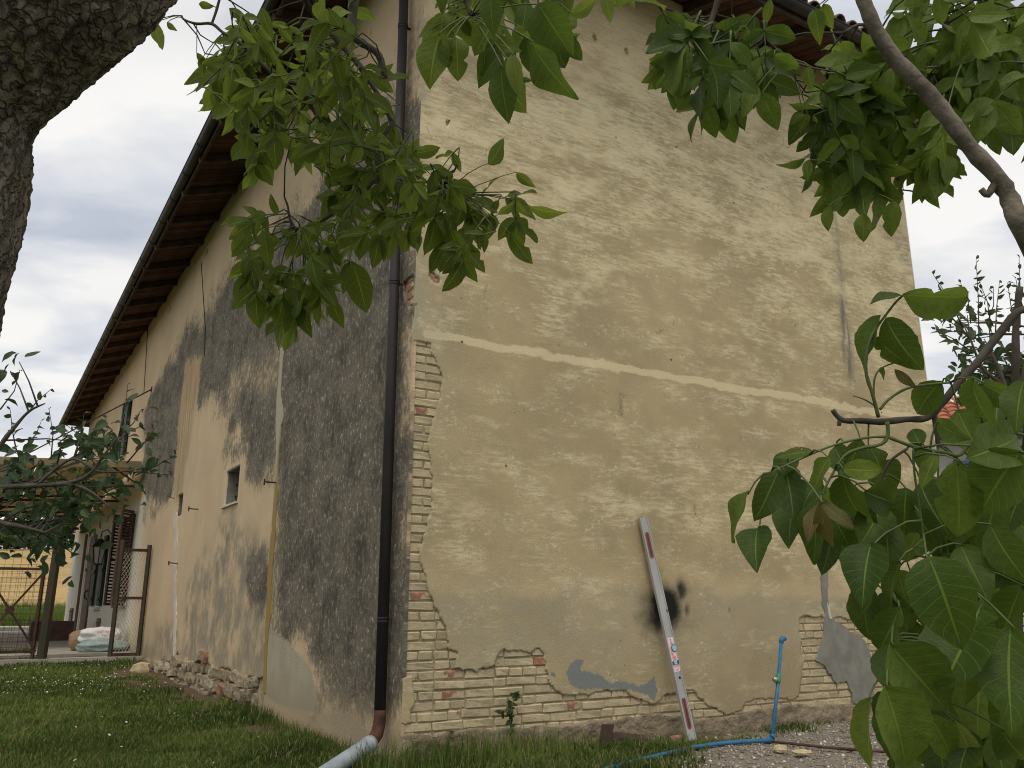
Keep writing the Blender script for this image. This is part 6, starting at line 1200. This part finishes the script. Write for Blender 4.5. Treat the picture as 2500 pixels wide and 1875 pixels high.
for k, b, t, dp, ti in SPRAY:
    rr_ = random.Random(int(b[0] + t[1])); pl(TS, k, b, t, dp, rr_.uniform(-0.1, 0.8), ti + rr_.uniform(-0.45, 0.45), dd=rr_.uniform(-0.07, 0.05))
TS.finish()

# ------------------------------------------------ fruit trees: left in front of the fence, right beyond the corner
def fruit_tree(name, base, label, limbs, polys, shoots, dep, kind, Lm, cnts, seed):
    t = thing(name, base, label, 'tree'); T = Tree(t)
    for px, rad in limbs: T.branch(px, dep[0], rad, 'twig')
    rr = random.Random(seed)
    for (b, e) in shoots:
        d = rr.uniform(*dep); B, E = at(b[0], b[1], d), at(e[0], e[1], d + rr.uniform(-.1, .1)); M_ = (B + E) / 2 + Vector((rr.uniform(-1, 1), rr.uniform(-1, 1), 0)) * 0.03; mb = MB(); mb.tube([B, M_, E], [0.006, 0.004, 0.002], 5); mb.build('shoot', M['twig'], t, True)
        n = max(4, int((E - B).length / 0.055))
        for i in range(n):
            u = 0.25 + 0.75 * i / (n - 1); p = B.lerp(E, u); dr_ = (E - B).normalized() * 0.5 + Vector((rr.uniform(-1, 1), rr.uniform(-1, 1), rr.uniform(-0.5, 0.6))); T.leaf(kind, p, dr_, Vector((rr.uniform(-1, 1), rr.uniform(-1.5, 0.2), rr.uniform(0, 1))), Lm * (1.0 - 0.55 * u) * rr.uniform(0.8, 1.2))
    tw = MB()
    for poly, c in zip(polys, cnts):
        xs = [p[0] for p in poly]; ys = [p[1] for p in poly]; k = 0; centres = []
        while k < c:
            if not centres or rr.random() < 0.16:
                x, y = rr.uniform(min(xs), max(xs)), rr.uniform(min(ys), max(ys))
                if not inpoly(x, y, poly): continue
                cd = rr.uniform(*dep); centres.append((x, y)); P0 = at(x, y, cd); nb_ = T.near(P0)
                if nb_ is not None and (nb_ - P0).length < 0.9: tw.tube([nb_, (nb_ + P0) / 2 + Z * 0.02, P0], [0.007, 0.005, 0.003], 5)
            p = P0 + Vector((rr.gauss(0, 1), rr.gauss(0, 1), rr.gauss(0, 0.8))) * Lm * 0.95; T.leaf(kind, p, Vector((rr.uniform(-1, 1), rr.uniform(-1, 0.5), rr.uniform(-0.9, 0.35))), Vector((rr.uniform(-.8, .8), rr.uniform(-1.2, 0.1), rr.uniform(0.1, 1.1))), Lm * rr.uniform(0.7, 1.2)); k += 1
    if tw.v: tag(tw.build('twigs', M['twig'], t, True), kind='stuff')
    T.finish(); return t
fb = at(-300, 1500, 6.2); fb.z = -0.2
fruit_tree('plum_tree', fb, 'leafy plum tree reaching in from the left in front of the canopy', [([(-300, 1900), (-280, 1500), (-180, 1300), (-60, 1200), (0, 1190), (90, 1185), (160, 1180), (215, 1160), (255, 1110), (290, 1065)], (0.030, 0.006)), ([(-180, 1300), (-80, 1240), (0, 1275), (50, 1285), (110, 1300)], (0.03, 0.008)), ([(-60, 1200), (0, 1090), (30, 1050), (70, 1005), (110, 985)], (0.02, 0.004)), ([(160, 1180), (200, 1190), (235, 1210), (270, 1240)], (0.015, 0.005)), ([(90, 1185), (130, 1150), (180, 1120), (240, 1150), (310, 1150), (360, 1140)], (0.012, 0.004))],
           [[(0, 1130), (100, 1120), (160, 1140), (240, 1180), (230, 1270), (190, 1330), (120, 1350), (60, 1310), (0, 1290)], [(170, 1050), (230, 1040), (290, 1060), (330, 1130), (300, 1160), (230, 1130), (180, 1120)], [(0, 1020), (60, 1080), (120, 1110), (0, 1150)], [(230, 1170), (320, 1180), (345, 1290), (300, 1300), (270, 1250)], [(50, 1330), (100, 1340), (125, 1385), (80, 1395)], [(150, 1310), (210, 1320), (215, 1350), (180, 1360)], [(20, 890), (50, 880), (60, 930), (30, 940)], [(330, 1030), (365, 1010), (370, 1040), (345, 1060)], [(340, 1110), (375, 1120), (370, 1160), (340, 1160)]],
           [((0, 1000), (48, 905)), ((70, 1005), (125, 950)), ((125, 1120), (120, 1000)), ((60, 1090), (100, 1030)), ((290, 1065), (312, 940)), ((200, 1110), (205, 1010)), ((255, 1110), (165, 1040)), ((330, 1160), (430, 1110)), ((310, 1130), (395, 1020)), ((290, 1065), (345, 1000)), ((40, 1100), (25, 1000)), ((140, 1130), (165, 1060)), ((220, 1110), (260, 1020)), ((0, 1180), (60, 1120)), ((300, 1150), (420, 1160))], (5.6, 6.6), 'C', 0.098, (330, 95, 36, 60, 18, 12, 8, 8, 10), 5)
rb = at(2480, 1400, 7.0); rb.z = -0.2
fruit_tree('plum_tree', rb, 'upright plum tree with reddish shoot tips against the sky at the right edge', [([(2480, 1700), (2480, 1300), (2470, 1050), (2450, 940), (2420, 860)], (0.05, 0.012)), ([(2450, 940), (2400, 900), (2370, 830)], (0.02, 0.006)), ([(2470, 1050), (2500, 900), (2520, 800)], (0.02, 0.008))],
           [[(2320, 790), (2370, 760), (2430, 780), (2480, 830), (2500, 900), (2460, 960), (2400, 940), (2360, 880), (2330, 840)], [(2300, 750), (2340, 740), (2350, 790), (2310, 790)], [(2380, 900), (2500, 900), (2500, 1100), (2420, 1080)]],
           [((2390, 830), (2383, 632)), ((2350, 800), (2278, 670)), ((2420, 800), (2388, 680)), ((2430, 820), (2440, 690)), ((2490, 800), (2488, 630)), ((2480, 830), (2460, 690)), ((2360, 850), (2283, 805)), ((2370, 790), (2345, 690)), ((2410, 790), (2425, 700)), ((2500, 760), (2480, 680))], (6.4, 7.4), 'C', 0.105, (250, 24, 90), 6)

# weeds climbing at the foot of the end wall
vn = thing('climbing_weed', Vector(FR(1.18, 0.05, -0.2)), 'small dark leafy weed climbing the brick foot of the end wall', 'weed'); TV = Tree(vn)
vp = [(1245, 1815), (1240, 1780), (1236, 1750), (1240, 1725), (1248, 1705), (1252, 1692)]
pts = [Vector(FR(onR(*p)[0], 0.05, onR(*p)[1])) for p in vp]; mb = MB(); mb.tube(pts, [0.007, 0.006, 0.005, 0.004, 0.003, 0.002], 5); mb.build('stem', M['stalk'], vn, True)
vr = random.Random(2)
for i in range(46):
    u = vr.random() ** 0.8; k = u * (len(pts) - 1); j = min(int(k), len(pts) - 2); p = pts[j].lerp(pts[j + 1], k - j); TV.leaf('C', p, Vector((vr.uniform(-1, 1), vr.uniform(-1, 0.2), vr.uniform(-0.4, 0.6))), Vector((vr.uniform(-.6, .6), -1, vr.uniform(0, 1))), vr.uniform(0.03, 0.055))
for i in range(10): p = Vector(FR(onR(1215 + vr.uniform(-8, 20), 1735 + vr.uniform(-10, 12))[0], 0.06, onR(1215, 1735 + vr.uniform(-10, 12))[1])); TV.leaf('C', p, Vector((vr.uniform(-1, 1), vr.uniform(-1, 0.2), vr.uniform(-0.4, 0.6))), Vector((0, -1, 0.5)), vr.uniform(0.04, 0.06))

# hedge on the crest of the wheat field: one far mass
hv = []; hf = []; hr_ = np.random.RandomState(4); n = 30000
hx_ = hr_.uniform(-160, 40, n); hh = 2.5 + 6 * fbm(hx_ * 0.06, hx_ * 0 + 2, 4, 9); hz = hr_.rand(n) ** 0.7 * hh; hy_ = 139 + hr_.uniform(-2, 2, n)
ctr_ = np.stack([hx_, hy_, (139 - 42) * 0.10 - 0.4 + hz], 1); o1 = hr_.normal(0, 0.5, (n, 3)); o2 = hr_.normal(0, 0.5, (n, 3)); V = np.concatenate([ctr_, ctr_ + o1, ctr_ + o2]); ii = np.arange(n); Ft = np.stack([ii, ii + n, ii + 2 * n], 1)
tag(link('far_hedge', np_mesh('far_hedge', V, Ft, M['hedge'])), 'dark green far hedge along the top of the wheat field', 'hedge', kind='stuff')

# ------------------------------------------------ grass, daisies, gravel
def gz_np(x, y): return -0.20 + 0.17 * sstep(12.5, 16.5, y) * (x < 0) + (fbm(x * 0.9, y * 0.9, 4, 3) - 0.5) * 0.10
def blades(name, x, y, h, w, seed, lean=0.5):
    r = np.random.RandomState(seed); n = len(x); z = gz_np(x, y); a = r.uniform(0, 2 * np.pi, n); l = r.normal(0, lean, (n, 2)) * h[:, None]; dx, dy = np.cos(a) * w, np.sin(a) * w
    b0 = np.stack([x - dx, y - dy, z - 0.01], 1); b1 = np.stack([x + dx, y + dy, z - 0.01], 1); m0 = np.stack([x - dx * 0.7 + l[:, 0] * 0.35, y - dy * 0.7 + l[:, 1] * 0.35, z + h * 0.6], 1); m1 = np.stack([x + dx * 0.7 + l[:, 0] * 0.35, y + dy * 0.7 + l[:, 1] * 0.35, z + h * 0.6], 1); tp = np.stack([x + l[:, 0], y + l[:, 1], z + h * (1 - 0.2 * np.hypot(l[:, 0], l[:, 1]) / h)], 1)
    V = np.concatenate([b0, b1, m0, m1, tp]); i = np.arange(n); F_ = np.concatenate([np.stack([i, i + n, i + 3 * n], 1), np.stack([i, i + 3 * n, i + 2 * n], 1), np.stack([i + 2 * n, i + 3 * n, i + 4 * n], 1)])
    me = np_mesh(name, V, F_, M['grass']); c = np.clip((fbm(x * 1.2, y * 1.2, 4, 61) - 0.5) * 2.0 + 0.42 + r.uniform(-0.3, 0.3, n), 0, 1); d = r.rand(n); attr(me, 'mA', np.stack([np.tile(c, 5), np.tile(d, 5), np.zeros(5 * n)], 1)); return link(name, me)
r = np.random.RandomState(77); n = 330000
yy = 4.6 + (17.5 - 4.6) * r.rand(n) ** 1.3; half_w = 0.80; xx = r.uniform(-1.0, 0.45, n) * yy * half_w
a1, b1_, a2, b2 = wall_coords(xx, yy)
inside = ((b1_ < 0.02) & (b2 < 0.02))                      # inside the house
gsd = psdf(np.stack([xx, yy], 1), gravel_poly) + (fbm(xx * 2, yy * 2, 4, 8) - 0.5) * 1.2
bare_ = bare_spots(xx, yy) + sstep(0.62, 0.75, fbm(xx * 0.55 + 3, yy * 0.55, 4, 21)) * 0.75 + sstep(0.35, 0.05, b2) * (b2 > -0.5) * (a2 > 3) * 0.5
past = (a2 > 11.0) & (b2 < 1.6)
ok = ~inside & (gsd > -0.05 + 0.35 * r.rand(n) - 0.3) & (r.rand(n) > bare_ * 1.15) & (r.rand(n) < 0.35 + 1.3 * fbm(xx * 2.2, yy * 2.2, 3, 88)) & ~past & (r.rand(n) < np.clip((gsd + 0.25) * 4, 0.05, 1)); xx, yy = xx[ok], yy[ok]
hh = (0.022 + 0.03 * r.rand(len(xx)) + 0.16 * np.clip(fbm(xx * 1.6, yy * 1.6, 4, 15) - 0.42, 0, 1)) * (0.6 + 0.8 * r.rand(len(xx)))
tag(blades('lawn_grass', xx, yy, hh, 0.0028 + 0.00035 * yy, 1, 0.45), 'short green lawn grass before the farmhouse', 'grass', kind='stuff')
n = 3000; s_ = np.abs(r.normal(0, 1.0, n)) * 1.3 - 0.4; d_ = 0.03 + np.abs(r.normal(0, 0.22, n)); xx = C0.x + DR.x * s_ + NR.x * d_; yy = C0.y + DR.y * s_ + NR.y * d_; h_ = (0.06 + 0.24 * r.rand(n) ** 2.6) * np.clip(1.15 - s_ * 0.28, 0.35, 1)
s2 = r.uniform(0.2, 4.0, 1500); d2 = 0.03 + np.abs(r.normal(0, 0.12, 1500)); xx = np.concatenate([xx, C0.x + DL.x * s2 + NL.x * d2]); yy = np.concatenate([yy, C0.y + DL.y * s2 + NL.y * d2]); h_ = np.concatenate([h_, 0.06 + 0.10 * r.rand(1500) ** 2])
tag(blades('tall_grass', xx, yy, h_, np.full(len(xx), 0.0032), 2, 0.28), 'tall grass and weeds along the foot of the house corner', 'grass', kind='stuff')
n = 26000; xx = r.uniform(-30, -8.5, n); yy = r.uniform(19.5, 32, n); ok = ((xx - C0.x) * NL.x + (yy - C0.y) * NL.y) > 2.6; xx, yy = xx[ok], yy[ok]
tag(blades('rough_grass', xx, yy, 0.15 + 0.35 * r.rand(len(xx)), np.full(len(xx), 0.012), 3, 0.3), 'rough uncut grass beyond the garden gate', 'grass', kind='stuff')
n = 60000; xx = r.uniform(-60, -5, n); yy = r.uniform(35, 45, n); zz0 = hill(xx, yy) - 0.25; me_r = r
def blades_far(name, x, y, z, h, w, mat, seed):
    q = np.random.RandomState(seed); n = len(x); l = q.normal(0, 0.3, (n, 2)) * h[:, None]; V = np.concatenate([np.stack([x - w, y, z], 1), np.stack([x + w, y, z], 1), np.stack([x + l[:, 0], y + l[:, 1], z + h], 1)]); i = np.arange(n); me = np_mesh(name, V, np.stack([i, i + n, i + 2 * n], 1), mat)
    c = np.clip(fbm(x * 0.3, y * 0.3, 3, 61) + q.uniform(-0.3, 0.2, n), 0, 1); attr(me, 'mA', np.stack([np.tile(c, 3), np.zeros(3 * n), np.zeros(3 * n)], 1)); return link(name, me)
tag(blades_far('meadow_grass', xx, yy, zz0, 0.5 + 0.7 * r.rand(n), 0.03, M['grass'], 5), 'tall meadow grass before the wheat field', 'grass', kind='stuff')
# daisies
n = 760; cl = r.normal(0, 1, (n, 2)) * np.array([1.9, 1.1]) + np.array([-6.6, 12.6]); cl[:250] = np.stack([r.uniform(-7, -1.5, 250), r.uniform(6.2, 12, 250)], 1); b_ = wall_coords(cl[:, 0], cl[:, 1])[3]; keep_ = (b_ > 0.3) & ((cl[:, 1] < 14.8)); keep_[:250] &= r.rand(250) < 0.28; cl = cl[keep_]; n = len(cl)
zc = gz_np(cl[:, 0], cl[:, 1]) + 0.055; k6 = 6; V = []; Fd = []
for i in range(n):
    rad = r.uniform(0.006, 0.0115); tz = r.normal(0, 0.35, 2); o = len(V)
    for k in range(k6): a = 2 * math.pi * k / k6; V.append((cl[i, 0] + math.cos(a) * rad, cl[i, 1] + math.sin(a) * rad, zc[i] + (tz[0] * math.cos(a) + tz[1] * math.sin(a)) * rad))
    V.append((cl[i, 0], cl[i, 1], zc[i] + 0.004)); Fd += [(o + k, o + (k + 1) % k6, o + k6) for k in range(k6)]
tag(link('daisies', np_mesh('daisies', np.array(V), np.array(Fd), M['daisy'])), 'scattered white daisies in the lawn', 'flowers', kind='stuff')
# gravel
n = 26000; xx = r.uniform(0.6, 6.5, n); yy = r.uniform(5.0, 10.5, n); gsd = psdf(np.stack([xx, yy], 1), gravel_poly) + (fbm(xx * 2, yy * 2, 4, 8) - 0.5) * 1.2; bR = wall_coords(xx, yy)[1]
ok = (gsd < 0.05) & (bR > 0.01); xx, yy = xx[ok], yy[ok]; n = len(xx); zz = gz_np(xx, yy); sz = 0.006 + 0.016 * r.rand(n) ** 3; oct_ = np.array([(1, 0, 0), (-1, 0, 0), (0, 1, 0), (0, -1, 0), (0, 0, 0.7), (0, 0, -0.7)], float)
V = np.stack([xx, yy, zz + sz * 0.25], 1)[:, None, :] + (oct_[None] * sz[:, None, None] * r.uniform(0.6, 1.3, (n, 6, 1))); of = np.array([(0, 2, 4), (2, 1, 4), (1, 3, 4), (3, 0, 4), (2, 0, 5), (1, 2, 5), (3, 1, 5), (0, 3, 5)]); Fp = (of[None] + (np.arange(n) * 6)[:, None, None]).reshape(-1, 3)
me = np_mesh('gravel', V.reshape(-1, 3), Fp, M['pebble']); attr(me, 'mA', np.stack([np.repeat(r.rand(n), 6), np.repeat(r.rand(n), 6), np.zeros(6 * n)], 1)); tag(link('gravel', me), 'pale loose gravel at the right foot of the end wall', 'gravel', kind='stuff')
